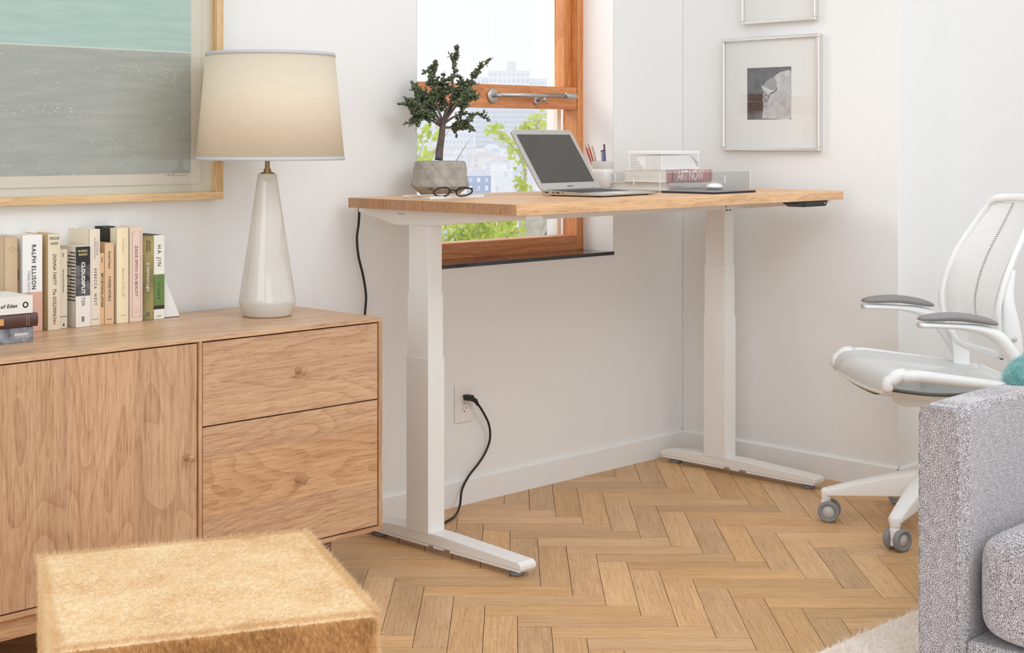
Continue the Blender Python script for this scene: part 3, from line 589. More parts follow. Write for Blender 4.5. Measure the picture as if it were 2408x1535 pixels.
vg = noisy('soft_grey_shape', c(168, 168, 168), c(205, 205, 204), 40, 0.4); vg2 = noisy('light_grey_shape', c(176, 176, 176), c(226, 226, 224), 60, 0.4); dk = flat('photo_brown_grey', 78, 62, 58)
blob([(0.34, 0.02), (0.35, 0.12), (0.36, 0.22), (0.40, 0.35), (0.46, 0.44), (0.62, 0.52), (0.68, 0.60), (0.60, 0.78), (0.70, 0.88), (0.85, 0.92), (0.985, 0.90), (0.985, 0.5), (0.985, 0.03), (0.60, 0.015)], -0.0098, vg, 'pale_drapery')
blob([(0.36, 0.60), (0.48, 0.55), (0.62, 0.54), (0.67, 0.66), (0.60, 0.80), (0.44, 0.74), (0.38, 0.66)], -0.0101, noisy('mid_grey_shape', c(140, 140, 142), c(170, 170, 170), 40, 0.4), 'shaded_fold')
blob([(0.32, 0.68), (0.36, 0.58), (0.44, 0.50), (0.58, 0.53), (0.62, 0.545), (0.48, 0.59), (0.38, 0.63)], -0.0104, vg2, 'bright_fold')
blob([(0.36, 0.55), (0.42, 0.50), (0.54, 0.50), (0.47, 0.38), (0.42, 0.24), (0.36, 0.30)], -0.0104, noisy('crumpled_shape', c(60, 58, 60), c(210, 210, 210), 160, 0.4), 'crumpled_fold')
g = G(); W_ = PH[1]-PH[0]; g.box(-0.0104, -0.0098, PH[1]-ym-0.35*W_, PH[1]-ym-0.005, PH[2]-zz+0.17*0.1875, PH[2]-zz+0.52*0.1875); obj('dark_block', g, dk, ph)
picture('silver frame with blank white mat, cut off by the top of the picture', -0.604, -0.285, 1.6005, 2.00, None)

# ------------------------------------------------------------------ wall outlet and power cord
ot = thing('wall_outlet', 'white duplex power outlet low on the wall behind the desk', 'outlet', (-1.144, 0, 0.328))
g = G(); g.box(-0.040, 0.040, -0.006, -0.0005, -0.0625, 0.0625); obj('cover_plate', g, 'plate', ot, bevel=0.003, seg=2)
for dz in (0.020, -0.020):
    g = G(); P = [(0.0165*math.cos(a) if abs(math.cos(a)) < 0.98 else 0.0165*math.cos(a), max(-0.0135, min(0.0135, 0.0172*math.sin(a)))) for a in [2*PI*i/40 for i in range(40)]]
    g.prism(P, -0.0075, -0.004, 'xz'); s_ = obj('receptacle', g, 'plate', ot, loc=(0, 0, dz)); g = G(); g.box(-0.0075, -0.0055, -0.0078, -0.007, 0.000, 0.008); g.box(0.0050, 0.0068, -0.0078, -0.007, 0.0005, 0.0075)
    g.lathe([(0, -0.0078), (0.0024, -0.0078), (0.0024, -0.007)], 12, (0, 0, -0.0065), 'y', cap=False); obj('slots', g, 'black', s_)
g = G(); g.lathe([(0, -0.0072), (0.0025, -0.007), (0.003, -0.006)], 14, (0, 0, 0), 'y', cap=False); obj('screw', g, 'chrome', ot)
pc = thing('power_cord', 'black power cord running from the desk to the wall outlet', 'cord', (-1.30, -0.10, 0.004))
path = [(-1.592, -0.020, 0.9775), (-1.594, -0.022, 0.955), (-1.603, -0.03, 0.925), (-1.609, -0.03, 0.885), (-1.603, -0.03, 0.83), (-1.585, -0.03, 0.77), (-1.574, -0.03, 0.71), (-1.578, -0.03, 0.655), (-1.585, -0.03, 0.55), (-1.59, -0.03, 0.35), (-1.60, -0.03, 0.12), (-1.60, -0.05, 0.02), (-1.56, -0.075, 0.0048), (-1.48, -0.12, 0.0048), (-1.40, -0.15, 0.0048), (-1.325, -0.13, 0.0048), (-1.262, -0.095, 0.0055), (-1.215, -0.062, 0.022), (-1.180, -0.034, 0.058), (-1.138, -0.022, 0.094), (-1.095, -0.020, 0.125), (-1.062, -0.020, 0.158), (-1.043, -0.022, 0.20), (-1.052, -0.026, 0.250), (-1.088, -0.032, 0.30), (-1.112, -0.032, 0.328), (-1.128, -0.030, 0.345)]
g = G(); g.tube(spline([(a+1.30, b_+0.10, z-0.004) for a, b_, z in path], 8), 0.0038, 10); obj('cable', g, 'cord', pc)
g = G(); g.box(-0.010, 0.010, -0.024, 0.008, -0.009, 0.009); obj('plug', g, 'black', pc, bevel=0.003, loc=(-1.142+1.30, -0.010+0.092, 0.348-0.004))
g = G(); g.tube([(-1.138+1.30, 0.072, 0.343), (-1.118+1.30, 0.068, 0.332), (-1.106+1.30, 0.068, 0.3155)], [0.0085, 0.0075, 0.0045], 10); obj('strain_relief', g, 'black', pc)

# ------------------------------------------------------------------ standing desk
DX0, DX1, DY0, DY1, DZ0, DZ1 = -1.663, -0.085, -0.757, -0.056, 0.9795, 1.009
dk0 = (-0.874, -0.40)
ds = thing('standing_desk', 'height-adjustable standing desk with oak top and white telescopic legs', 'desk', (dk0[0], dk0[1], 0))
def D(g): return g.xform(Matrix.Translation((-dk0[0], -dk0[1], 0)))
g = G(); g.box(DX0, DX1, DY0, DY1, DZ0, DZ1, 0, {5: 1, 3: 1}); obj('desktop', D(g), ['desk_top', 'desk_edge'], ds, bevel=0.0008)
for xc in (-1.570, -0.161):
    lg = []
    cyc = -0.294
    g = G(); g.box(xc-0.0315, xc+0.0315, cyc-0.048, cyc+0.048, 0.050, 0.552); low = obj('lower_column', D(g), 'white_metal', ds, bevel=0.002)
    g = G(); g.box(xc-0.0290, xc+0.0290, cyc-0.0455, cyc+0.0455, 0.552, 0.736); obj('middle_column', D(g), 'white_metal', ds, bevel=0.002)
    g = G(); g.box(xc-0.0265, xc+0.0265, cyc-0.043, cyc+0.043, 0.736, 0.9405); obj('upper_column', D(g), 'white_metal', ds, bevel=0.002)
    for zz_, hw in ((0.5495, 0.0322), (0.7335, 0.0297)):
        g = G(); g.box(xc-hw, xc+hw, cyc-hw-0.0165, cyc+hw+0.0165, zz_, zz_+0.003); obj('glide_collar', D(g), 'white_plastic', ds, bevel=0.0008)
    # foot: tapering beam with chamfered ends
    g = G(); w2 = 0.036; prof = [(-0.712, 0.0225), (-0.712, 0.036), (-0.700, 0.0435), (-0.40, 0.0565), (-0.20, 0.0565), (-0.060, 0.0435), (-0.048, 0.036), (-0.048, 0.0225)]
    inn = 0.006
    vs = []; n = len(prof)
    for sx, tp in ((-1, 0), (1, 0)): vs += [(xc+sx*(w2-(inn if 2 <= i <= 5 else 0)-(0.006 if i in (0, 1, 6, 7) else 0)), y, z) for i, (y, z) in enumerate(prof)]
    g.add(vs, [tuple(range(n)), tuple(range(2*n-1, n-1, -1))]+[(i, n+i, n+(i+1) % n, (i+1) % n) for i in range(n)])
    ft = obj('foot', D(g), 'white_metal', ds, bevel=0.003)
    g = G(); g.box(xc-0.030, xc+0.030, -0.705, -0.43, 0.0165, 0.0225); g.box(xc-0.030, xc+0.030, -0.40, -0.36, 0.0165, 0.0225); g.box(xc-0.030, xc+0.030, -0.335, -0.055, 0.0165, 0.0225); obj('underside_channel', D(g), 'white_plastic', ft, bevel=0.001)
    for yg in (-0.667, -0.097):
        g = G(); g.lathe([(0.0, 0.0003), (0.0205, 0.0003), (0.0215, 0.002), (0.0215, 0.0085), (0.0195, 0.0105), (0.010, 0.0108), (0.010, 0.0168), (0, 0.0168)], 30, (xc, yg, 0), cap=False); obj('levelling_glide', D(g), 'grey_rubber', ds)
    # side arm under the top
    g = G(); prof = [(-0.735, 0.9790), (-0.735, 0.966), (-0.64, 0.9595), (-0.355, 0.9350), (-0.20, 0.9320), (-0.030, 0.9640), (-0.030, 0.9790)]
    g.prism(prof, xc-0.033, xc+0.030, 'yz'); sa = obj('side_arm', D(g), 'white_metal', ds, bevel=0.0015)
    if xc < -1: text('lettering', 'okamura', 0.0085, INKGREY, sa, (xc-0.0332-dk0[0], -0.227-dk0[1], 0.9655), (PI/2, 0, -PI/2), depth=0.0001)
g = G(); g.box(-1.545, -0.185, -0.425, -0.355, 0.9415, 0.979); obj('cross_beam', D(g), 'white_metal', ds, bevel=0.0015)
for xb in (-0.30, -0.105):
    g = G(); g.box(xb, xb+0.0015, -0.4262, -0.42, 0.945, 0.979); obj('beam_seam', D(g), 'black', ds)
g = G(); g.box(-0.185, -0.10, -0.425, -0.355, 0.9435, 0.979); obj('beam_end', D(g), 'white_metal', ds, bevel=0.0015)
for xs in (-0.1815, -0.1635):
    g = G(); g.box(xs, xs+0.009, -0.3395, -0.336, 0.930, 0.9365); obj('socket_hole', D(g), 'black', ds)
g = G(); g.prism([(-0.352, 0.9790), (-0.345, 0.9715), (-0.318, 0.9600), (-0.190, 0.9600), (-0.182, 0.9620), (-0.172, 0.9790)], -0.752, -0.69, 'xz'); ctl = obj('control_box', D(g), 'black', ds, bevel=0.001)
g = G(); g.box(-0.313, -0.252, -0.7530, -0.7515, 0.9635, 0.977); obj('display', D(g), 'black_gloss', ctl)
for i in range(3):
    g = G(); g.lathe([(0, -0.7528), (0.0028, -0.7528), (0.0028, -0.751)], 16, (-0.244+i*0.011, 0, 0.970), 'y', cap=False); obj('button', D(g), 'key', ctl)
text('lettering', '\u2227\u2228', 0.009, INKW, ctl, (-0.192-dk0[0], -0.7523-dk0[1], 0.970), FRONT)

DT = DZ1+0.0002
# ------------------------------------------------------------------ plant in faceted concrete pot
PC = Vector((-1.367, -0.135, DT))
pl = thing('potted_bonsai', 'small dark-leaved bonsai in a faceted grey concrete pot on the desk', 'plant', PC)
g = G(); n = 12; lv = [(0.056, 0.0), (0.074, 0.020), (0.0885, 0.042), (0.085, 0.0425), (0.0835, 0.055), (0.082, 0.080), (0.0785, 0.105), (0.074, 0.106)]
rows = []
for li, (r, z) in enumerate(((0.056, 0.0), (0.087, 0.030), (0.089, 0.052), (0.080, 0.080), (0.079, 0.104), (0.073, 0.107), (0.070, 0.098))):
    hf = 0.5 if li in (1, 3) else 0.0; row = []
    for k in range(n):
        a = 2*PI*(k+hf)/n; rr_ = r*(1.0 if li in (0, 4, 5, 6) else (1.02 if li != 2 else 0.955)); row.append((rr_*math.cos(a), rr_*math.sin(a), z))
    rows.append(row)
vs = [p for r_ in rows for p in r_]; fs = []
for li in range(len(rows)-1):
    h0 = li in (1, 3); h1 = (li+1) in (1, 3)
    for k in range(n):
        a, b_ = li*n+k, li*n+(k+1) % n; d0, d1 = (li+1)*n+k, (li+1)*n+(k+1) % n
        if h0 == h1: fs.append((a, b_, d1, d0))
        elif h1: fs += [(a, b_, d0), (b_, d1, d0)]
        else: fs += [(a, d1, d0), (a, b_, d1)]
fs.append(tuple(range(n-1, -1, -1))); g.add(vs, fs); pot = obj('pot', g, 'concrete', pl, bevel=0.0012, seg=1)
g = G(); ring = lambda r, z, hf: [(r*math.cos(2*PI*(k+hf)/n), r*math.sin(2*PI*(k+hf)/n), z) for k in range(n)]
rA, rB, rC, rD = ring(0.0888, 0.030, 0.5), ring(0.0852, 0.052, 0.0), ring(0.0820, 0.080, 0.5), ring(0.0795, 0.104, 0.0)
for k in range(n):
    for P_, Q_ in ((rA, rB), (rC, rB), (rC, rD)):
        g.tube([P_[k], Q_[k]], 0.0007, 5); g.tube([P_[k], Q_[(k+1) % n]], 0.0007, 5)
obj('pot_ridges', g, flat('pale_concrete_ridge', 196, 192, 182, 0.8), pot)
g = G(); g.lathe([(0, 0.099), (0.03, 0.1005), (0.071, 0.098)], 24, cap=False)
rr = random.Random(5)
for i in range(60):
    a, r_ = rr.uniform(0, 2*PI), rr.uniform(0, 0.06); s_ = rr.uniform(0.0015, 0.004); x_, y_ = r_*math.cos(a), r_*math.sin(a); g.lathe([(0, 0), (s_, s_*0.7), (0, s_*1.4)], 6, (x_, y_, 0.099), cap=False)
obj('soil', g, 'soil', pl)
# branches: u (view right), v (view ahead), z in metres above the desk
PX = 4.52/FPX
def pp(px, py, v=0.0): return RT*((px-1037)*PX)+FW*v+Vector((0, 0, (460-py)*PX))
gb, gl = G(), G(); rr = random.Random(11)
trunk = spline([pp(1034, 376), pp(1036, 350, 0.004), pp(1040, 325), pp(1043, 300, -0.004), pp(1045, 285)], 5)
gb.tube(trunk, [0.0125-0.0045*i/(len(trunk)-1) for i in range(len(trunk))], 12)
def leaf(p, d, s):
    d = d.normalized(); a = Vector((rr.uniform(-1, 1), rr.uniform(-1, 1), rr.uniform(0.2, 1.0))); u = (a-d*a.dot(d)).normalized(); v = d.cross(u); o = p+d*s*0.95
    m = 8; vs = [o+u*s*0.26]
    for k in range(m): t_ = 2*PI*k/m; vs.append(o+d*s*math.cos(t_)+v*s*0.8*math.sin(t_)+u*s*0.05)
    vs.append(o-u*s*0.16); gl.add(vs, [(0, 1+k, 1+(k+1) % m) for k in range(m)]+[(m+1, 1+(k+1) % m, 1+k) for k in range(m)], 0, True)
def leafy(P, dens=1.0, start=0.3, s=0.0066):
    for i in range(int(len(P)*start), len(P)-1):
        d = (P[i+1]-P[i]); Ld = d.length; m = max(1, int(Ld/0.0038*dens))
        for j in range(m):
            p = P[i]+d*(j/m)
            for q in range(2):
                o_ = Vector((rr.gauss(0, 1), rr.gauss(0, 1), rr.gauss(0.2, 1))).normalized(); leaf(p, (o_+d.normalized()*0.5), s*rr.uniform(0.75, 1.3))
    leaf(P[-1], P[-1]-P[-2], s*0.8)
mains = [((1045, 285), (1062, 235), (1068, 180), (1072, 145), (1077, 112), 0.0), ((1044, 290), (1070, 255), (1098, 215), (1120, 172), (1156, 140), 0.015), ((1044, 292), (1070, 275), (1095, 268), (1120, 270), (1143, 266), -0.02),
         ((1042, 300), (1020, 285), (1000, 275), (980, 283), (957, 291), -0.01), ((1042, 290), (1020, 260), (1005, 235), (985, 215), (970, 195), 0.02), ((1043, 285), (1030, 250), (1025, 215), (1020, 185), (1028, 150), 0.0),
         ((1044, 285), (1050, 250), (1040, 220), (1038, 195), (1045, 172), 0.04), ((1044, 288), (1075, 250), (1095, 240), (1108, 232), (1112, 228), -0.05), ((1042, 295), (1015, 270), (995, 255), (975, 250), (960, 248), -0.05),
         ((1044, 300), (1062, 300), (1075, 298), (1085, 296), (1080, 292), 0.02), ((1042, 292), (1030, 275), (1010, 250), (990, 235), (968, 232), 0.05), ((1045, 283), (1065, 250), (1080, 225), (1092, 205), (1098, 190), 0.05)]
for a, b_, d_, e_, f_, dv in mains:
    P = spline([pp(*a), pp(*b_, dv*0.4), pp(*d_, dv*0.8), pp(*e_, dv), pp(*f_, dv*1.1)], 5)
    gb.tube(P, [0.0042-0.0032*i/(len(P)-1) for i in range(len(P))], 7); leafy(P, 1.0, 0.42)
    n_tw = 15 if abs(f_[0]-1037) < 90 and f_[1] > 140 else 4
    for q in range(n_tw):
        i = rr.randint(int(len(P)*0.30), int(len(P)*0.82)); dd = Vector((rr.gauss(0, 1), rr.gauss(0, 1), rr.gauss(0.25, 0.8))).normalized(); Lt = rr.uniform(0.018, 0.045)
        Q = spline([P[i], P[i]+dd*Lt*0.5+Vector((0, 0, 0.003)), P[i]+dd*Lt], 3); gb.tube(Q, [0.0014, 0.0013, 0.0012, 0.001, 0.0009, 0.0008, 0.0007][:len(Q)], 5); leafy(Q, 1.1, 0.25)
obj('trunk', gb, 'bark', pl); obj('foliage', gl, 'leaf', pl)

# ------------------------------------------------------------------ pen tray and glasses
tr = thing('desk_tray', 'shallow white tray holding eyeglasses in front of the bonsai', 'tray', (-1.586, -0.333, DT))
g = G(); L_, W_, h_ = 0.215, 0.122, 0.0085
g.box(0, L_, 0, W_, 0, 0.0025); g.box(0, L_, 0, 0.003, 0.0025, h_); g.box(0, L_, W_-0.003, W_, 0.0025, h_); g.box(L_-0.003, L_, 0.003, W_-0.003, 0.0025, h_); 
dip = [(0.003, 0.0025)]+[(0.003+0.116*i/12, h_-0.005*math.sin(PI*i/12)) for i in range(13)]+[(0.119, 0.0025)]
g.prism(dip, 0, 0.003, 'yz'); obj('tray_body', g, 'tray', tr, bevel=0.0006)
g = G(); g.box(0.004, L_-0.004, 0.004, W_-0.004, 0.0026, 0.006); obj('tan_liner', g, 'tan', tr)
gc = CW(-0.176, 4.275); gz = DT+0.0065
gs = thing('eyeglasses', 'dark-framed eyeglasses resting open on the small white tray', 'glasses', (gc.x, gc.y, gz), TH-PI/2+0.42)
def rim(cx_, sgn):
    return [(cx_+0.0255*math.cos(t)*(1.0+0.06*sgn*math.cos(t)), -0.004*abs(cx_)/0.033+0.001*math.cos(t), 0.0175+0.0145*math.sin(t)+0.0022*math.sin(2*t)*sgn*-0.5) for t in [2*PI*i/36 for i in range(37)]]
tiltm = Matrix.Rotation(0.45, 4, 'X')
for s_ in (-1, 1):
    R_ = rim(0.034*s_, s_); g = G(); g.tube(R_, [(0.0022, 0.0026)]*len(R_), 8, cap=False); g.xform(tiltm); obj('rim', g, 'black_gloss', gs)
    g = G(); ctr = (0.034*s_, -0.004, 0.0175); vs = [ctr]+R_[:-1]; g.add(vs, [(0, 1+i, 1+(i+1) % 36) for i in range(36)], 0, True); g.xform(tiltm); obj('lens', g, 'lens', gs)
    g = G(); g.tube(spline([(0.060*s_, -0.004, 0.022), (0.066*s_, 0.002, 0.022), (0.066*s_, 0.035, 0.018), (0.062*s_, 0.075, 0.010), (0.058*s_, 0.10, 0.001)], 6), [(0.0022, 0.0014)]*25, 8); g.xform(Matrix.Rotation(0.12, 4, 'X')); obj('temple', g, 'black_gloss', gs)
g = G(); g.tube(spline([(-0.009, -0.001, 0.019), (0, -0.003, 0.023), (0.009, -0.001, 0.019)], 5), 0.0022, 8); g.xform(tiltm); obj('bridge', g, 'black_gloss', gs)

# ------------------------------------------------------------------ laptop
lt = thing('laptop', 'open silver laptop with a dark screen on the oak desk', 'laptop', (-0.980, -0.449, DT), math.radians(7.2))
LW, LD = 0.325, 0.227
g = G(); a, d = LW/2, LD/2
def rrect(a, d, r, n=6):
    P = []
    for sx, sy, a0 in ((1, -1, -PI/2), (1, 1, 0), (-1, 1, PI/2), (-1, -1, PI)): P += [(sx*(a-r)+r*math.cos(a0+PI/2*i/n), sy*(d-r)+r*math.sin(a0+PI/2*i/n)) for i in range(n+1)]
    return P
# wedge base
P = rrect(a, d, 0.012); top = [(x, y, 0.0065+(y+d)/(2*d)*0.0105) for x, y in P]; bot = [(x*0.985, y*0.98, 0.003) for x, y in P]; nP = len(P)
g.add(bot+top, [tuple(range(nP-1, -1, -1)), tuple(range(nP, 2*nP))]+[(i, (i+1) % nP, nP+(i+1) % nP, nP+i) for i in range(nP)]); ba = obj('base', g, 'silver', lt)
g = G()
for sx in (-1, 1):
    for sy in (-1, 1): g.lathe([(0, 0), (0.006, 0), (0.007, 0.0032)], 14, (sx*(a-0.03), sy*(d-0.03), 0), cap=False)
obj('rubber_feet', g, 'black', lt)
def topz(y): return 0.0066+(y+d)/(2*d)*0.0105
g = G(); rr = random.Random(2)
for r_ in range(6):
    y1_ = 0.088-r_*0.0185; hgt = 0.009 if r_ == 0 else 0.0155; nk = 14
    for k_ in range(nk):
        if r_ == 5 and 4 <= k_ <= 8:
            if k_ > 4: continue
            xa, xb = -0.135+4*0.0193, -0.135+9*0.0193-0.002
        else: xa, xb = -0.135+k_*0.0193, -0.135+(k_+1)*0.0193-0.0025
        ya, yb = y1_-hgt, y1_; g.add([(xa, ya, topz(ya)+0.0006), (xb, ya, topz(ya)+0.0006), (xb, yb, topz(yb)+0.0006), (xa, yb, topz(yb)+0.0006), (xa, ya, topz(ya)-0.001), (xb, ya, topz(ya)-0.001), (xb, yb, topz(yb)-0.001), (xa, yb, topz(yb)-0.001)], [(0, 1, 2, 3), (0, 4, 5, 1), (1, 5, 6, 2), (2, 6, 7, 3), (3, 7, 4, 0)])
obj('keyboard', g, 'key', ba)
g = G(); ya, yb = -0.103, -0.028; g.add([(-0.052, ya, topz(ya)+0.0002), (0.052, ya, topz(ya)+0.0002), (0.052, yb, topz(yb)+0.0002), (-0.052, yb, topz(yb)+0.0002)], [(0, 1, 2, 3)]); obj('trackpad', g, flat('light_silver_pad', 214, 213, 210, 0.35), ba)
g = G()
for y0_, y1_ in ((0.082, 0.094), (0.060, 0.066)): g.box(-a-0.0002, -a+0.003, y0_, y1_, 0.009, 0.0125)
g.box(-a-0.0002, -a+0.003, 0.040, 0.052, 0.0085, 0.012); g.lathe([(0, -a-0.0004), (0.0018, -a-0.0004), (0.0018, -a+0.002)], 10, (0, 0.028, 0.0105), 'x', cap=False); obj('ports', g, 'black', ba)
# lid: hinged at the back, leaning back
SH = 0.222; ang = math.atan2(0.12, 0.185)
Lm = Matrix.Translation((0, d-0.004, 0.0165)) @ Matrix.Rotation(-ang, 4, 'X')
g = G(); P = rrect(a, SH/2, 0.014); P = [(x, z+SH/2) for x, z in P]; g.prism(P, -0.0015, 0.0042, 'xz'); g.xform(Lm); ld = obj('screen_lid', g, 'silver', lt, bevel=0.0008)
g = G(); g.box(-0.1435, 0.1435, -0.0019, -0.0014, 0.024, 0.024+0.180); g.xform(Lm); obj('display', g, 'screen', ld)
g = G(); g.lathe([(0, -0.0019), (0.0018, -0.0019), (0.0018, -0.0014)], 12, (0, 0, SH-0.009), 'y', cap=False); g.xform(Lm); obj('webcam', g, 'black', ld)
tx = text('lettering', 'MacBook Air', 0.0066, INK, ld, (0, 0, 0), (0, 0, 0), depth=0.0001); tx.matrix_local = Lm @ Matrix.Translation((0, -0.0018, 0.0105)) @ Matrix.Rotation(PI/2, 4, 'X')
g = G(); g.tube([(-a+0.03, d-0.004, 0.0145), (a-0.03, d-0.004, 0.0145)], 0.0035, 12); obj('hinge', g, 'black', lt)

# ------------------------------------------------------------------ acrylic tray, books, ribbed box, mug
ax0, ax1, ay0, ay1 = -0.679, -0.179, -0.44, -0.100; az = DT; AH = 0.064; t_ = 0.004
ac = thing('acrylic_desk_tray', 'clear acrylic tray around the stacked art books and mug', 'tray', (ax0, ay0, az))
W_, L_ = ax1-ax0, ay1-ay0
g = G(); g.box(0, W_, 0, L_, 0, t_); obj('tray_floor', g, 'acrylic', ac)
for nm, bx in (('front_wall', (0, W_, 0, t_)), ('back_wall', (0, W_, L_-t_, L_)), ('left_wall', (0, t_, t_, L_-t_)), ('right_wall', (W_-t_, W_, t_, L_-t_))):
    g = G(); g.box(*bx, t_, AH); obj(nm, g, 'acrylic', ac)
    g = G()
    if nm == 'front_wall': 
        for hx in (0.355,): g.box(hx, hx+0.0012, -0.0004, t_+0.0004, 0.025, 0.050)
    if nm == 'left_wall':
        for hy in (0.11,): g.box(-0.0004, t_+0.0004, hy, hy+0.0015, 0.022, 0.048)
    g.box(bx[0], bx[1], bx[2], bx[3], AH, AH+0.0006); obj('polished_edge', g, 'acrylic_edge', ac)
g = G()
for cx_, cy_ in ((0, 0), (W_, 0), (W_, L_), (0, L_)): g.box(cx_-0.0007, cx_+0.0007, cy_-0.0007, cy_+0.0007, 0, AH)
obj('corner_edges', g, 'acrylic_edge', ac)
def artbook(label, x0_, x1_, y0_, y1_, z0_, z1_, spine, grp):
    t = thing('book', label, 'book', ((x0_+x1_)/2, (y0_+y1_)/2, z0_), 0, grp); a, d, h_ = (x1_-x0_)/2, (y1_-y0_)/2, z1_-z0_-0.0004
    g = G(); g.box(-a+0.004, a-0.004, -d+0.004, d-0.005, 0.0028, h_-0.0028); obj('page_block', g, 'paper_w', t)
    g = G(); g.box(-a, a, -d+0.003, d, 0, 0.0028); g.box(-a, a, -d+0.003, d, h_-0.0028, h_); obj('cover', g, flat('white_board_cover', 240, 238, 234), t, bevel=0.0005)
    g = G(); n = 8; pr = [(-d+0.006, 0.0)]+[(-d-0.003*math.sin(PI*i/n), h_*i/n) for i in range(n+1)]+[(-d+0.006, h_)]; g.prism(pr, -a, a, 'yz'); return t, obj('spine', g, spine, t, bevel=0.0004), -d-0.0033, h_
zf = az+t_+0.0003
b = artbook('pale grey art book under the pink one inside the clear tray', -0.616, -0.322, -0.430, -0.186, zf, zf+0.0255, flat('pale_grey_spine', 204, 203, 200), 'art books in the clear tray')
text('lettering', 'the home zone', 0.017, INKW, b[1], (-0.035, b[2], 0.0125), FRONT, depth=0.0003)
b = artbook('thick pink-spined art book with large white letters in the clear tray', -0.622, -0.383, -0.428, -0.236, zf+0.026, zf+0.0675, flat('dusty_pink_spine', 190, 146, 146), 'art books in the clear tray')
text('lettering', 'ART NOW', 0.046, INKW, b[1], (-0.003, b[2], 0.021), FRONT, bold=0.0003, depth=0.0003, sx=0.66, space=0.92); text('lettering', 'ART AT THE TURN\nOF THE MILLENNIUM', 0.0036, INK, b[1], (-0.098, b[2], 0.021), SPINE); text('lettering', 'TASCHEN', 0.006, INKR, b[1], (0.105, b[2], 0.021), SPINE)
rb = thing('ribbed_box', 'white ribbed box with a lid resting on the pink art book', 'box', (-0.520, -0.330, zf+0.068)); a, d = 0.100, 0.072
g = G(); g.box(-a+0.0045, a-0.0045, -d+0.0045, d-0.0045, 0, 0.049); rib = 0.0056
for i in range(int(2*a/rib)):
    xx = -a+i*rib+0.0012; fr = i/(2*a/rib)
    zt_ = 0.047 if fr < 0.75 else 0.047*(1-(fr-0.75)*2.2)
    g.box(xx, xx+0.0032, -d, -d+0.004, 0.001, zt_)
for k_ in range(9):
    z_ = 0.003+k_*rib*0.93; x0_ = a-0.001-0.05*max(0.08, (z_/0.047)); g.box(x0_, a, -d, -d+0.004, z_, z_+0.003); 
    g.box(-a, -a+0.004, d-0.055*(1-z_/0.062)-0.012, d, z_, z_+0.003); 
for i in range(int(2*d/rib)):
    yy = -d+i*rib+0.001; g.box(-a, -a+0.004, yy, yy+0.0032, 0.001, 0.047 if yy < 0.0 else max(0.003, 0.047*(yy-0.0)/0.072+0.0)) if yy < 0.0 else None
obj('box_body', g, 'white_satin', rb)
g = G(); g.box(-a-0.001, a+0.001, -d-0.001, d+0.001, 0.051, 0.0625)
for i in range(int(2*a/rib)): g.box(-a+i*rib+0.001, -a+i*rib+0.0042, -d-0.0028, -d, 0.0515, 0.062)
for i in range(int(2*d/rib)): g.box(-a-0.0028, -a, -d+i*rib+0.001, -d+i*rib+0.0042, 0.0515, 0.062)
obj('box_lid', g, 'white_satin', rb, bevel=0.0005)
mc = CW(0.311, 5.05); mz = az+t_+0.0003
mg = thing('mug', 'white mug with a square handle holding pencils beside the laptop', 'mug', (mc.x, mc.y, mz))
g = G(); g.lathe([(0, 0.0), (0.029, 0.0), (0.032, 0.002), (0.0365, 0.012), (0.0375, 0.030), (0.0375, 0.067), (0.036, 0.0685), (0.0355, 0.067), (0.035, 0.010), (0, 0.006)], 48, cap=False); obj('mug_body', g, 'mug', mg)
g = G(); g.lathe([(0.0358, 0.067), (0.0362, 0.070), (0.0395, 0.0935), (0.0390, 0.0945), (0.0375, 0.0935), (0.0345, 0.067)], 48, cap=False); obj('mug_rim_band', g, 'mug_band', mg)
hd = (RT*1.0-FW*0.75).normalized(); hx = Matrix.Rotation(math.atan2(hd.y, hd.x), 4, 'Z')
g = G(); g.tube([(0.034, 0, 0.050), (0.052, 0, 0.050), (0.0535, 0, 0.0485), (0.0535, 0, 0.0215), (0.052, 0, 0.020), (0.034, 0, 0.020)], [(0.0025, 0.006)]*6, 8, up=(0, 0, 1)); g.xform(hx); obj('mug_handle', g, 'mug', mg)
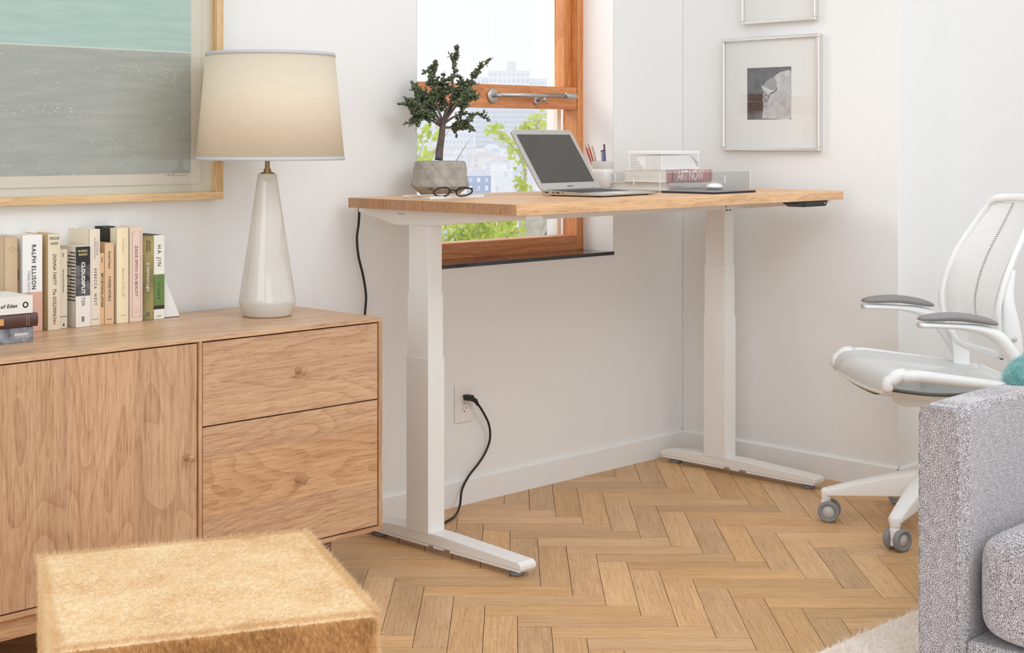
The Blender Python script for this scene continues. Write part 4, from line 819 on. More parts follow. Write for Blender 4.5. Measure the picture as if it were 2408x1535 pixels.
for i, (bu, bz_, tu, tz, tv, mt, lab) in enumerate(((-0.012, 0.012, -0.059, 0.150, 0.006, flat('red_lacquer', 170, 60, 46, 0.3), 'leftmost red pencil leaning out of the white mug'), (-0.006, 0.012, -0.049, 0.153, 0.012, flat('orange_lacquer', 190, 86, 54, 0.3), 'orange-red pencil leaning just right of the leftmost pencil in the mug'),
        (-0.002, 0.012, -0.037, 0.150, -0.010, flat('khaki_lacquer', 176, 162, 138, 0.3), 'khaki pencil leaning left in the white mug'), (0.004, 0.012, -0.003, 0.128, 0.006, flat('white_blue_pencil', 190, 190, 200, 0.3), 'short pale pencil standing left of the blue marker in the mug'), (0.010, 0.012, 0.004, 0.130, -0.004, flat('blue_marker', 88, 96, 138, 0.3), 'thick blue marker standing upright in the white mug'), (0.016, 0.012, 0.006, 0.149, 0.008, flat('maroon_lacquer', 110, 50, 48, 0.3), 'tall maroon pencil at the right of the mug'))):
    th_ = thing('marker' if i == 4 else 'pencil', lab, 'marker' if i == 4 else 'pencil', (mc.x, mc.y, mz), 0, 'pencils in the white mug'); A = RT*bu+FW*(tv*1.3)+Vector((0, 0, bz_)); B = RT*tu+FW*tv+Vector((0, 0, tz)); r_ = 0.0045 if i == 4 else 0.0033
    dd = (B-A).normalized(); g = G(); g.tube([A, B-dd*(0.0 if i >= 3 else 0.012)], r_, 6); obj('barrel', g, mt, th_)
    g = G()
    if i < 3: g.tube([B-dd*0.012, B-dd*0.004], [r_, r_*0.4], 8); obj('sharpened_wood', g, 'tan', th_); g = G(); g.tube([B-dd*0.004, B], [r_*0.4, 0.0003], 8); obj('lead', g, INKR if i < 2 else INKGREY, th_)
    else: g.tube([B, B+dd*0.004], [r_, r_*0.7], 8); obj('end_cap', g, INK, th_)

# ------------------------------------------------------------------ mouse and pad
mp = thing('mouse_pad', 'thick dark felt mouse pad at the right front of the desk', 'mouse pad', (-0.563, -0.553, DT), math.radians(4))
g = G(); g.box(-0.123, 0.123, -0.100, 0.100, 0, 0.0062); obj('felt_base', g, 'felt', mp); g = G(); g.box(-0.123, 0.123, -0.100, 0.100, 0.0062, 0.0074); obj('felt_top', g, 'felt_top', mp)
ms = thing('computer_mouse', 'smooth white wireless mouse on the dark felt pad', 'mouse', (-0.497, -0.524, DT+0.0076), math.radians(38))
def mf(u, v):
    x = (u-0.5)*2; ang = v*2*PI; r = math.sqrt(max(0, 1-abs(x)**2.4)); return (x*0.050, 0.0285*r*math.cos(ang), 0.0095+ (0.0125 if math.sin(ang) > 0 else 0.0065)*r*math.sin(ang)*(1.0-0.1*x))
g = G(); g.grid(mf, 24, 32); obj('mouse_shell', g, pm('glossy_white_mouse', c(244, 244, 242), 0.12), ms)
g = G(); g.box(-0.034, 0.034, -0.016, 0.016, 0.0, 0.0045); obj('mouse_base', g, 'silver', ms, bevel=0.002)

# ------------------------------------------------------------------ task chair
co = Vector((-0.3429, -1.2176, 0)); CHY = math.radians(-39.7)
ch = thing('office_chair', 'white mesh office chair with grey arm pads behind the sofa', 'chair', co, CHY)
base_rot = -math.radians(5.5)
g = G(); g.lathe([(0, 0.070), (0.030, 0.070), (0.036, 0.085), (0.036, 0.165), (0.033, 0.178), (0.031, 0.26), (0.0, 0.26)], 36, cap=False); obj('base_hub', g, 'white_plastic', ch)
g = G(); g.lathe([(0, 0.25), (0.0285, 0.25), (0.0285, 0.335), (0.025, 0.336), (0.025, 0.45), (0, 0.45)], 36, cap=False); obj('gas_lift', g, 'white_plastic', ch)
def rot2(a): return Matrix.Rotation(a, 4, 'Z')
for k_ in range(5):
    a = math.radians(164.5+72*k_)+base_rot
    g = G(); n = 10; secs = []
    for i in range(n+1):
        t = i/n; x = 0.02+0.288*t; zt2 = 0.176-0.074*t**1.25; zb2 = 0.098-0.018*t; hw = 0.030-0.010*t
        secs.append([(x, -hw, zb2), (x, hw, zb2), (x, hw*1.0, zt2-0.008), (x, hw*0.55, zt2), (x, -hw*0.55, zt2), (x, -hw, zt2-0.008)])
    vs = [p for s_ in secs for p in s_]; fs = [(i*6+j, i*6+(j+1) % 6, (i+1)*6+(j+1) % 6, (i+1)*6+j) for i in range(n) for j in range(6)]+[(5, 4, 3, 2, 1, 0), tuple(n*6+j for j in range(6))]
    g.add(vs, fs, 0, True); g.lathe([(0, 0.066), (0.0145, 0.066), (0.0155, 0.070), (0.0175, 0.094), (0.013, 0.102), (0, 0.103)], 20, (0.304, 0, 0), cap=False); g.xform(rot2(a)); leg = obj('base_arm', g, 'white_plastic', ch, bevel=0.004, seg=3)
    ca = a+[0.35, 1.05, 0.9, 0.4, 0.75][k_]; cx_, cy_ = 0.306*math.cos(a), 0.306*math.sin(a); Mc = Matrix.Translation((cx_, cy_, 0)) @ rot2([math.radians(-25), math.radians(28), 0.3, 1.0, math.radians(-60)][k_]+0.0)
    for sy in (-1, 1):
        g = G(); g.lathe([(0, sy*0.010), (0.030, sy*0.010), (0.0325, sy*0.012), (0.0325, sy*0.025), (0.030, sy*0.028), (0.021, sy*0.0275), (0.0205, sy*0.0235), (0, sy*0.0235)], 36, (0.010, 0, 0.0328), 'y', cap=False); g.xform(Mc); wh = obj('caster_wheel', g, 'grey_rubber', leg)
        g = G(); g.lathe([(0, sy*0.0250), (0.008, sy*0.0255), (0.010, sy*0.0240), (0.0200, sy*0.0245), (0.0200, sy*0.023)], 30, (0.010, 0, 0.0328), 'y', cap=False); g.xform(Mc); obj('wheel_cap', g, 'grey_hub', wh)
    g = G(); g.box(-0.010, 0.012, -0.0095, 0.0095, 0.014, 0.067); g.lathe([(0, 0.030), (0.013, 0.032), (0.0155, 0.066), (0, 0.0665)], 18, (0, 0, 0), cap=False); g.xform(Mc); obj('caster_housing', g, 'white_plastic', leg, bevel=0.002)
# seat
def seatz(x, y):
    t = (x+0.22)/0.47; z = 0.512-0.045*max(0, min(1, (x+0.12)/0.35))
    if x < -0.178: x = -0.178
    return z-0.010*(1-(y/0.235)**2)*(0.2+0.8*max(0, min(1, (x+0.2)/0.2)))
def seatw(x):
    t = (x+0.22)/0.47
    return 0.238 - 0.028*max(0, (x-0.02)/0.23)**2 - 0.012*max(0, (-0.16-x)/0.06)**2
XF, RF = -0.178, 0.046
def seatpt(q, y):            # q: distance along the seat from its front curl to the rear
    aq = RF*1.85
    if q < aq:
        t = 1.85-q/RF; z0 = seatz(XF, y); return (XF-RF*math.sin(t), y, z0-RF*(1-math.cos(t)))
    x = XF+(q-aq); return (x, y, seatz(x, y))
g = G(); q = 0.0
while q < RF*1.85+0.41:
    x_ = seatpt(q, 0)[0]; hw = seatw(max(x_, -0.2))-0.006; n = 14; vs = []
    for j in range(n+1):
        y = -hw+2*hw*j/n; vs += [seatpt(q, y), seatpt(q+0.0038, y)]
    g.add(vs, [(2*j, 2*j+1, 2*j+3, 2*j+2) for j in range(n)], 0, True); q += 0.0050
obj('seat_mesh', g, pm('white_mesh_fabric', c(230, 233, 232), 0.6), ch, fixn=False)
loop = []
for s_ in (1, -1):
    xr = np.linspace(-0.218, 0.245, 24) if s_ == 1 else np.linspace(0.245, -0.218, 24)
    for x in xr: w_ = seatw(x); loop.append((x, s_*w_, seatz(x, w_)-0.006))
nl = len(loop); rad = [(0.013, 0.016)]*nl
# two side rails, front lip and rear bar
for s_ in (1, -1):
    P = [tuple(Vector(seatpt(q_, s_*(seatw(-0.18)-0.002)))+Vector((0.010, 0, -0.008 if q_ > 0.04 else 0.002))) for q_ in np.linspace(0.0, RF*1.85, 9)]+[(x, s_*seatw(x), seatz(x, seatw(x))-0.012) for x in np.linspace(-0.165, 0.25, 22)]
    g = G(); rr_ = [(0.012, 0.012)]+[(0.018+0.004*min(1, i_/4), 0.017+0.003*min(1, i_/4)) for i_ in range(8)]+[(0.020-0.006*i_/21, 0.018-0.007*i_/21) for i_ in range(22)]; g.tube(P, rr_, 16, up=(0, 1, 0)); obj('seat_rail', g, 'white_plastic', ch)
g = G(); fl_ = [(-0.2105, y, 0.451-0.010*(1-(y/0.21)**2)) for y in np.linspace(-0.222, 0.222, 17)]; g.tube(fl_, [(0.008, 0.014)]*17, 10, up=(0, 0, 1)); obj('seat_front_lip', g, 'white_plastic', ch)
g = G(); g.tube([(0.248+0.006*(1-(y/0.21)**2), y, seatz(0.24, y)-0.008) for y in np.linspace(-0.212, 0.212, 13)], 0.009, 10); obj('seat_rear_bar', g, 'white_plastic', ch)
def panf(u, v):
    x = -0.205+0.395*u; y = (-0.20+0.40*v)*(1-0.15*max(0, 0.3-u)); e_ = 1-(2*v-1)**4; return (x, y, 0.452-0.028*e_-0.02*math.sin(PI*u))
g = G(); g.grid(panf, 12, 12); g.grid(lambda u, v: (panf(u, v)[0], panf(u, v)[1], panf(u, v)[2]+0.012), 12, 12, flip=True); obj('seat_pan', g, 'white_plastic', ch, fixn=False)
g = G(); g.box(-0.10, 0.14, -0.05, 0.05, 0.375, 0.425); g.box(-0.06, 0.19, -0.13, 0.13, 0.405, 0.428); obj('mechanism', g, 'white_plastic', ch, bevel=0.012, seg=3)
# backrest
BP = [(0.535, 0.166, 0.145), (0.56, 0.150, 0.180), (0.60, 0.134, 0.200), (0.68, 0.122, 0.215), (0.76, 0.142, 0.215), (0.84, 0.178, 0.205), (0.92, 0.226, 0.182), (0.965, 0.250, 0.162), (0.995, 0.266, 0.135)]
bz = [p[0] for p in BP]
def bx_(z): return float(np.interp(z, bz, [p[1] for p in BP]))
def bw_(z): return float(np.interp(z, bz, [p[2] for p in BP]))
zs_ = np.linspace(0.535, 0.995, 90); kx = np.array([bx_(z) for z in zs_]); kw_ = np.array([bw_(z) for z in zs_])
ker = np.ones(13)/13; kx = np.convolve(np.pad(kx, 6, mode='edge'), ker, 'valid'); kw_ = np.convolve(np.pad(kw_, 6, mode='edge'), ker, 'valid')
def BX(z): return float(np.interp(z, zs_, kx))
def BW(z): return float(np.interp(z, zs_, kw_))
def bpt(z, y): w_ = BW(z); return (BX(z)+0.040*(1-(y/w_)**2)*0.8, y, z)
g = G(); z = 0.548
while z < 0.984:
    hw = BW(z)-0.008; n = 16; vs = []
    for j in range(n+1): y = -hw+2*hw*j/n; vs += [bpt(z, y), bpt(z+0.0042, y)]
    g.add(vs, [(2*j, 2*j+1, 2*j+3, 2*j+2) for j in range(n)], 0, True); z += 0.0063
bm = obj('back_mesh', g, M['white_plastic'], ch, fixn=False)
for ys in (-0.165, 0.012):
    g = G(); z = 0.55
    while z < 0.98:
        if abs(ys) < BW(z)-0.01:
            p = bpt(z, ys+0.03*math.sin((z-0.55)*3.2)*(1 if ys > 0 else -0.6)); g.box(p[0]-0.002, p[0]+0.001, p[1]-0.0045, p[1]-0.0015, z+0.0042, z+0.0063); g.box(p[0]-0.002, p[0]+0.001, p[1]+0.0015, p[1]+0.0045, z+0.0042, z+0.0063)
        z += 0.0063
    obj('mesh_seam', g, flat('dark_seam_thread', 110, 110, 112), bm)
rimP = [(BX(z), -BW(z), z) for z in np.linspace(0.545, 0.985, 34)]
topP = [(BX(0.995)+0.03*(1-(y/0.125)**2), y, 0.997+0.006*(1-(y/0.13)**2)) for y in np.linspace(-0.118, 0.118, 13)]
botP = [(BX(0.535)+0.034*(1-(y/0.125)**2), y, 0.538-0.010*(1-(y/0.125)**2)) for y in np.linspace(0.118, -0.118, 13)]
P = rimP+topP+[(x, -y, z) for x, y, z in rimP[::-1]]+botP; P.append(P[0])
g = G(); g.tube(P, [(0.0085, 0.013)]*len(P), 12, cap=False, up=(1, 0, 0)); obj('back_frame', g, 'white_plastic', ch)
for s_ in (-1, 1):
    g = G(); P = spline([(0.175, s_*0.20, 0.80), (0.158, s_*0.208, 0.72), (0.168, s_*0.208, 0.64), (0.180, s_*0.20, 0.55), (0.180, s_*0.185, 0.47), (0.150, s_*0.150, 0.425)], 6)
    g.tube(P, [(0.008+0.008*math.sin(PI*min(1, i/20)), 0.010+0.018*min(1, i/14)) for i in range(len(P))], 12, up=(0, 1, 0)); up_ = obj('back_upright', g, 'white_plastic', ch)
    g = G()
    for zc in (0.565, 0.60): g.lathe([(0, s_*0.012), (0.0065, s_*0.012), (0.0075, s_*0.006)], 18, (0.172, s_*0.212, zc), 'y', cap=False)
    obj('bolt', g, 'grey_hub', up_)
    # arm
    yA = s_*0.243
    g = G(); P = spline([(-0.122, yA, 0.648), (-0.06, yA, 0.646), (0.02, yA, 0.640), (0.075, yA, 0.628), (0.115, yA, 0.607), (0.150, yA, 0.565), (0.185, yA*0.99, 0.51), (0.195, yA*0.93, 0.46), (0.165, yA*0.75, 0.425)], 6)
    n = len(P); g.tube(P, [(0.009+0.012*min(1, max(0, (i-10)/14)), 0.024-0.004*min(1, i/30)) for i in range(n)], 14, up=(0, 0, 1)); am = obj('armrest', g, 'white_plastic', ch)
    def pf(u, v):
        x = -0.130+0.245*u; cz = 0.666+0.004*math.sin(PI*u)-0.020*max(0, u-0.4)**1.5*2.0; a_ = 2*PI*v; e_ = max(0.0, 1-abs(2*u-1)**3.5)**0.5
        return (x, yA+0.0285*e_*math.cos(a_), cz+(0.0145 if math.sin(a_) > 0 else 0.011)*e_*math.sin(a_))
    g = G(); g.grid(pf, 28, 20); obj('arm_pad', g, 'arm_pad', am)

# ------------------------------------------------------------------ sofa, rug, throw
SZ = 0.600
sf = thing('sofa', 'grey woven fabric sofa seen at the right edge of the picture', 'sofa', (-1.4985, -1.93, 0))
g = G(); AWd = 0.098
def armf(g):
    # arm: rounded top slab running back along +x
    n = 8; r = 0.018; pr = [(0.0, 0.055), (0.0, SZ-r)]+[(r-r*math.cos(PI/2*i/n), SZ-r+r*math.sin(PI/2*i/n)) for i in range(1, n+1)]+[(AWd-r+r*math.sin(PI/2*i/n), SZ-r+r*math.cos(PI/2*i/n)) for i in range(n+1)]+[(AWd, 0.055)]
    m = 18
    vs = []
    for k_ in range(m+1):
        x = 1.02*k_/m
        ins = 0.004 if k_ == 0 else 0.0
        for y, z in pr: vs.append((x, (y if ins == 0 else AWd/2+(y-AWd/2)*0.93), (z if ins == 0 else z-0.003)+0.006*math.sin(PI*min(1, x/0.5))*0.5))
    N = len(pr); g.add(vs, [(k_*N+j, k_*N+j+1, (k_+1)*N+j+1, (k_+1)*N+j) for k_ in range(m) for j in range(N-1)], 0, True); g.add(vs[:N], [tuple(range(N))]); g.add(vs[-N:], [tuple(range(N-1, -1, -1))])
armf(g); arm_o = obj('sofa_arm', g, 'tweed', sf)
g = G(); P = [(-0.001, 0.004, 0.10), (-0.001, 0.004, SZ-0.020), (-0.001, 0.016, SZ-0.0065), (-0.001, AWd-0.016, SZ-0.0065), (-0.001, AWd-0.004, SZ-0.020), (-0.001, AWd-0.004, 0.10)]; g.tube(P, 0.0011, 6); obj('seam_piping', g, 'tweed', arm_o)
g = G(); g.box(0.03, 1.0, -0.75, 0.0, 0.055, 0.098); obj('seat_deck', g, 'tweed', sf, bevel=0.01, seg=3)
def cush(u, v):  # rounded box via superellipsoid
    th_ = (u-0.5)*PI; ph_ = v*2*PI; s = lambda q, e_: math.copysign(abs(q)**e_, q); e1, e2 = 0.32, 0.22
    return (0.42+0.405*s(math.cos(th_), e1)*s(math.cos(ph_), e2), -0.345+0.338*s(math.cos(th_), e1)*s(math.sin(ph_), e2), 0.2185+(0.1235+0.006*math.cos(2*ph_))*s(math.sin(th_), e1))
g = G(); g.grid(cush, 40, 96); obj('seat_cushion', g, 'tweed', sf)
g = G(); g.box(0.85, 1.02, -0.75, 0.0, 0.10, 0.62); obj('sofa_back', g, 'tweed', sf, bevel=0.02, seg=3)
for lx, ly in ((0.03, 0.045), (0.98, 0.045), (0.03, -0.7)):
    g = G(); g.lathe([(0, 0.014), (0.012, 0.014), (0.016, 0.10), (0, 0.10)], 16, (lx, ly, 0), cap=False); obj('leg', g, 'walnut_dark', sf)
# rug: boundary runs at the left of the sofa
rc = Vector((-1.46, -1.603, 0))
rug = thing('shag_rug', 'cream shaggy wool rug on the floor beneath the sofa', 'rug', rc, math.radians(-0.6))
g = G(); RX, RY = 1.5, 2.2
g.box(-0.9, RX, -RY, 0.0, 0.0005, 0.007); obj('rug_base', g, 'rug', rug)
g = G(); N = 26000; pts = np.zeros((N, 3)); pts[:, 0] = rng.uniform(-0.40, 0.50, N); pts[:, 1] = rng.uniform(-0.42, 0.0, N); pts[:, 2] = 0.006
blades(g, pts, np.tile([0, 0, 0.45], (len(pts), 1)), 0.016, 0.0018, np.zeros((len(pts), 3)), 0.6); pile = obj('rug_pile', g, 'rug_hair', rug, fixn=False); pile['kind'] = 'stuff'
# teal throw
tp = Vector((-1.10, -1.885, SZ+0.0035))
tw = thing('fleece_throw', 'fluffy pale teal fleece throw on top of the sofa arm', 'blanket', tp)
def tf(u, v):
    th_ = u*PI/2; ph_ = v*2*PI; return (0.27+0.30*math.cos(th_)*math.cos(ph_), 0.015+0.075*math.cos(th_)*math.sin(ph_), 0.001+0.066*math.sin(th_)*(1+0.1*math.sin(5*ph_)))
g = G(); g.grid(tf, 12, 40); N = 14000; uu = np.arcsin(rng.random(N))/(PI/2); vv = rng.random(N); pts = np.array([tf(a_, b_) for a_, b_ in zip(uu, vv)]); nr = pts-np.array([0.27, 0.015, -0.02]); nr[:, 1] *= 6; nr[:, 2] *= 4; nr /= np.linalg.norm(nr, axis=1)[:, None]
blades(g, pts, nr, 0.014, 0.0007, np.zeros((N, 3)), 0.7); obj('fleece', g, 'teal_hair', tw, fixn=False)

# ------------------------------------------------------------------ cowhide ottoman
OA = math.radians(-24.8); oc = Vector((-3.000, -1.306, 0)); OW, OD_, OH = 0.500, 0.528, 0.418
om = thing('ottoman', 'tan cowhide cube ottoman in front of the oak credenza', 'ottoman', oc, OA)
g = G(); a, d, r = OW/2, OD_/2, 0.014
def rbox(u, v):
    return None
g.box(-a, a, -d, d, 0.03, OH); core = obj('cowhide_cover', g, 'hide', om, bevel=0.016, seg=4)
g = G(); Ft = []
def face(n_, fp, nrm, lay, L=0.010, wdt=0.00055):
    pts = np.array(fp(rng.random(n_), rng.random(n_))).T; blades(g, pts, np.tile(np.array(nrm)*0.45, (n_, 1)), L, wdt, np.tile(np.array(lay, float), (n_, 1)), 0.25)
face(52000, lambda p, q: (-a+2*a*p, -d+2*d*q, OH-0.001+0*p), (0, 0, 1), (0.6, -0.5, 0), 0.009)
face(9000, lambda p, q: (-a+0.001+0*p, -d+2*d*p, 0.12+(OH-0.125)*q), (-1, 0, 0), (0, 0, -1), 0.010)
face(9000, lambda p, q: (a-0.001+0*p, -d+2*d*p, 0.12+(OH-0.125)*q), (1, 0, 0), (0, 0, -1), 0.010)
for ex in range(1):   # seam tufts along the edges
    n_ = 1300; t1 = rng.random(n_)
    for P0, P1, nn in (((-a, -d, OH+0.002), (a, -d, OH+0.002), (0, -0.5, 0.85)), ((a, -d, OH), (a, d, OH), (0.7, 0, 0.7)), ((a, -d, 0.12), (a, -d, OH), (0.7, -0.7, 0)), ((-a, -d, 0.12), (-a, -d, OH), (-0.7, -0.7, 0)), ((-a, -d, OH), (-a, d, OH), (-0.7, 0, 0.7)), ((-a, d, OH), (a, d, OH), (0, 0.7, 0.7))):
        P0, P1 = np.array(P0), np.array(P1); pts = P0+(P1-P0)*t1[:, None]-np.array(nn)*0.006+rng.normal(0, 0.002, (n_, 3)); blades(g, pts, np.tile(nn, (n_, 1)), 0.012, 0.0005, np.zeros((n_, 3)), 0.35)
obj('cowhide_hair', g, 'hide_hair', om, fixn=False)
g = G(); g.box(-a+0.010, a-0.010, -d-0.0008, -d+0.002, 0.03, OH-0.009); fpn = obj('front_panel', g, 'hide_front', om); fpn['label'] = 'front panel of the cowhide, browner coat plus shade in the colour'
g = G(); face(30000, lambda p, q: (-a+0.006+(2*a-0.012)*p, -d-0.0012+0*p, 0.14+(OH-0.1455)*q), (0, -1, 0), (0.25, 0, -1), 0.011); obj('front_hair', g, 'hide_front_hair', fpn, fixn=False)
for sx in (-1, 1):
    for sy in (-1, 1):
        g = G(); g.box(sx*(a-0.05)-0.02, sx*(a-0.05)+0.02, sy*(d-0.05)-0.02, sy*(d-0.05)+0.02, 0, 0.03); obj('foot', g, 'black', om)

# ------------------------------------------------------------------ view outside: city on a hillside
exec_out = True
if exec_out:
    def Pz(py, dist): return CH-(py-333)*dist/FPX
    def haze_pal(r, g_, b_):
        r, g_, b_ = [v if v < 180 else round(v+(252-v)*0.45) for v in (r, g_, b_)]; return flat('facade_%d_%d_%d' % (r, g_, b_), r, g_, b_, 0.8)  # pale tones pushed towards white: distance haze put into the colour
    WIN = haze_pal(196, 204, 218); WIN2 = haze_pal(210, 214, 224)
    def tower(label, p0, p1, ytop, ybase, dist, dep, col, nx, nz, cat='building', name='apartment_building', bands=False, yaw=0.0, wincol=None, cap=None):
        wd = (p1-p0)/FPX*dist; cxp = (p0+p1)/2; ctr = CW((cxp-1204)/FPX*dist, dist); zb_, zt_ = Pz(ybase, dist), Pz(ytop, dist)
        t = thing(name, label, cat, (ctr.x, ctr.y, zb_), TH-PI/2+yaw, 'pale hillside buildings'); hh = zt_-zb_; a = wd/2
        g = G(); g.box(-a, a, 0, dep, -8, hh); obj('wall', g, col, t)
        g = G(); cw, chh = wd/nx, hh/nz
        for i in range(nx):
            for j in range(nz):
                xa = -a+cw*(i+0.28 if not bands else i+0.08); xb = -a+cw*(i+0.72 if not bands else i+0.92); za = chh*(j+0.32); zb3 = chh*(j+0.74)
                g.box(xa, xb, -0.15, 0.05, za, zb3)
        w_ = obj('window', g, wincol or WIN, t); w_['kind'] = 'stuff'
        if bands:
            g = G()
            for j in range(nz): g.box(-a-0.2, a+0.2, -0.7, 0, chh*j+chh*0.02, chh*j+chh*0.14)
            bb = obj('balcony', g, haze_pal(236, 238, 242), t); bb['kind'] = 'stuff'
        g = G(); g.box(-a-0.15, a+0.15, -0.2, dep+0.2, hh, hh+0.5)
        if cap: g.box(a*cap[0], a*cap[1], dep*0.2, dep*0.7, hh, hh+cap[2])
        obj('roof', g, haze_pal(232, 234, 240), t); return t
    tower('white tower block on the skyline, tallest in the window', 1148, 1246, 168, 350, 1000, 18, haze_pal(240, 242, 246), 9, 12, cap=(-0.1, 0.35, 7), wincol=WIN2)
    tower('lower white block left of the skyline tower', 1112, 1150, 184, 350, 1020, 18, haze_pal(242, 243, 246), 4, 10, wincol=WIN2)
    tower('pale block at the right of the skyline behind the chimney', 1243, 1300, 187, 350, 1040, 18, haze_pal(236, 239, 246), 6, 9, wincol=WIN2)
    tower('wide pale office block with long white balconies behind the laptop', 1100, 1300, 236, 352, 820, 20, haze_pal(222, 227, 238), 12, 10, bands=True)
    tower('mid-rise grey block with square windows right of the bonsai trunk', 1038, 1116, 296, 372, 700, 16, haze_pal(222, 228, 240), 9, 5)
    tower('tall pale block rising behind the bonsai crown', 1070, 1104, 262, 352, 760, 16, haze_pal(228, 232, 242), 4, 9)
    tower('low pale block at the left edge of the window', 960, 1040, 262, 372, 740, 16, haze_pal(226, 230, 240), 8, 7)
    tower('pale skyline block at far left behind the bonsai', 970, 1030, 198, 300, 980, 14, haze_pal(236, 236, 242), 6, 6, wincol=WIN2)
    rr = random.Random(21)
    def house(label, p0, p1, yt, yb, dist, col, roof, yaw=0.0, gable=True, nx=3, nz=2):
        wd = (p1-p0)/FPX*dist; ctr = CW(((p0+p1)/2-1204)/FPX*dist, dist); zb_, zt_ = Pz(yb, dist), Pz(yt, dist); hh = zt_-zb_; a = wd/2; dep = wd*0.8
        t = thing('house', label, 'house', (ctr.x, ctr.y, zb_), TH-PI/2+yaw, 'hillside houses'); eh = hh*(0.72 if gable else 1.0)
        g = G(); g.box(-a, a, 0, dep, -10, eh); obj('wall', g, col, t)
        g = G(); o_ = wd*0.03
        if gable: g.prism([(-a-o_, eh-0.1), (a+o_, eh-0.1), (a*0.45, hh), (-a*0.45, hh)], -o_, dep+o_, 'xz')
        else: g.box(-a-o_, a+o_, -o_, dep+o_, eh, eh+0.35)
        obj('roof', g, roof, t); cw, cz = wd/nx, eh/nz
        for i in range(nx):
            for j in range(nz):
                g = G(); g.box(-a+cw*(i+0.28), -a+cw*(i+0.68), -0.12, 0.05, cz*(j+0.22), cz*(j+0.78)); obj('window', g, haze_pal(240, 243, 248) if rr.random() < 0.6 else WIN, t)
        return t
    house('pale blue house with white windows low in the window', 1098, 1154, 398, 452, 450, flat('facade_blue', 184, 200, 224, 0.8), haze_pal(214, 218, 228), nx=3, nz=2)
    house('white flat-roofed house right of the pale blue house', 1164, 1206, 402, 452, 440, haze_pal(232, 236, 244), haze_pal(244, 245, 248), gable=False, nx=4, nz=3)
    house('white gabled house just left of the laptop lid', 1206, 1262, 384, 450, 470, haze_pal(226, 228, 238), haze_pal(206, 212, 226), nx=4)
    cols_ = [haze_pal(232, 234, 240), haze_pal(240, 238, 240), haze_pal(222, 228, 240), haze_pal(238, 230, 228), haze_pal(214, 222, 236), haze_pal(244, 244, 246)]
    roofs_ = [haze_pal(214, 216, 226), haze_pal(226, 214, 210), haze_pal(200, 206, 220), haze_pal(238, 240, 244)]
    places = ['behind the pot', 'beside the bonsai trunk', 'above the pale blue house', 'left of the laptop lid', 'near the top of the hillside', 'at the foot of the far blocks']
    lab_c = ['white', 'off-white', 'pale blue-grey', 'pale pink', 'light blue', 'bright white']
    defs = [(960, 996, 402, 450, 480), (1000, 1046, 398, 452, 460), (1050, 1094, 405, 450, 490), (975, 1015, 372, 404, 560), (1012, 1050, 366, 402, 570), (1064, 1096, 352, 388, 590), (1094, 1120, 350, 384, 600), (1112, 1160, 356, 398, 560), (1158, 1200, 366, 402, 545), (1142, 1176, 340, 368, 640), (1186, 1216, 352, 382, 600), (1060, 1112, 384, 412, 520), (1136, 1186, 384, 410, 520), (1219, 1244, 350, 392, 640), (1240, 1300, 340, 392, 610), (1266, 1310, 394, 452, 505), (1010, 1060, 340, 370, 650), (962, 1008, 344, 376, 640)]
    labs = ['small house at the left edge of the glass, level with the pot rim', 'house directly behind the concrete pot', 'house showing between the pot and the pale blue house', 'house in the second row at the left edge of the glass', 'house in the second row behind the base of the bonsai trunk',
            'narrow house just right of the bonsai trunk, below the mid-rise block', 'narrow house on the slope straight above the pale blue house', 'broad house in the middle of the slope, second row up', 'house of the second row next to the laptop lid', 'highest house on the slope below the office block',
            'small high house close to the upper left corner of the laptop', 'house immediately behind the roof of the pale blue house', 'house behind the white flat-roofed house', 'house partly hidden by the laptop lid, above the white gabled house', 'house on the slope seen beyond the laptop lid, upper one', 'house on the slope seen beyond the laptop lid, lower one',
            'highest small house behind the bonsai trunk', 'highest small house at the left edge of the glass']
    for i, (p0, p1, yt, yb, ds_) in enumerate(defs):
        ci = rr.randint(0, 5); gb_ = rr.random() < 0.6
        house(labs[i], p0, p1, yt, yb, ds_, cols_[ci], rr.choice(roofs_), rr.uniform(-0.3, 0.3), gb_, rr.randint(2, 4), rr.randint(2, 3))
    # ground of the hill, whitened to bounce light onto the facades
    g = G(); prof = [(6, -7), (60, -9), (300, -16), (430, -17), (520, -12.5), (640, -8), (760, -4), (1100, 3.5), (2500, 6)]
    vs = []
    for dd_, z in prof:
        for l_ in (-1, 1): vs.append(tuple(CW(l_*(30+dd_*0.6), dd_, z)))
    g.add(vs, [(2*i, 2*i+1, 2*i+3, 2*i+2) for i in range(len(prof)-1)])
    gr = obj('hillside', g, noisy('bounce_white_hillside', c(240, 243, 244), c(250, 251, 252), 0.05, 0.9), None, fixn=False); gr['kind'] = 'structure'
    # nearer roofs seen under the desk
    def near(label, p0, p1, yt, yb, dist, col, roofcol, dep=4.0):
        wd = (p1-p0)/FPX*dist; ctr = CW(((p0+p1)/2-1204)/FPX*dist, dist); zt_ = Pz(yt, dist); t = thing('neighbouring_house', label, 'house', (ctr.x, ctr.y, -7), TH-PI/2); hh = zt_+7; a = wd/2
        g = G(); g.box(-a, a, 0, dep, 0, hh); obj('wall', g, col, t); g = G(); g.box(-a-0.1, a+0.1, -0.15, dep, hh, hh+0.12); obj('roof', g, roofcol, t)
    near('grey shadowed neighbouring house low under the desk beam', 1078, 1330, 538, 575, 15, haze_pal(132, 130, 138), haze_pal(232, 233, 238), 5)
    near('pale boarded neighbouring wall behind the tree at left', 975, 1072, 508, 575, 21, haze_pal(214, 219, 230), haze_pal(226, 230, 238), 4)
    near('white neighbouring roof behind the tree trunk', 1215, 1330, 500, 575, 30, haze_pal(236, 237, 240), haze_pal(240, 240, 243), 6)
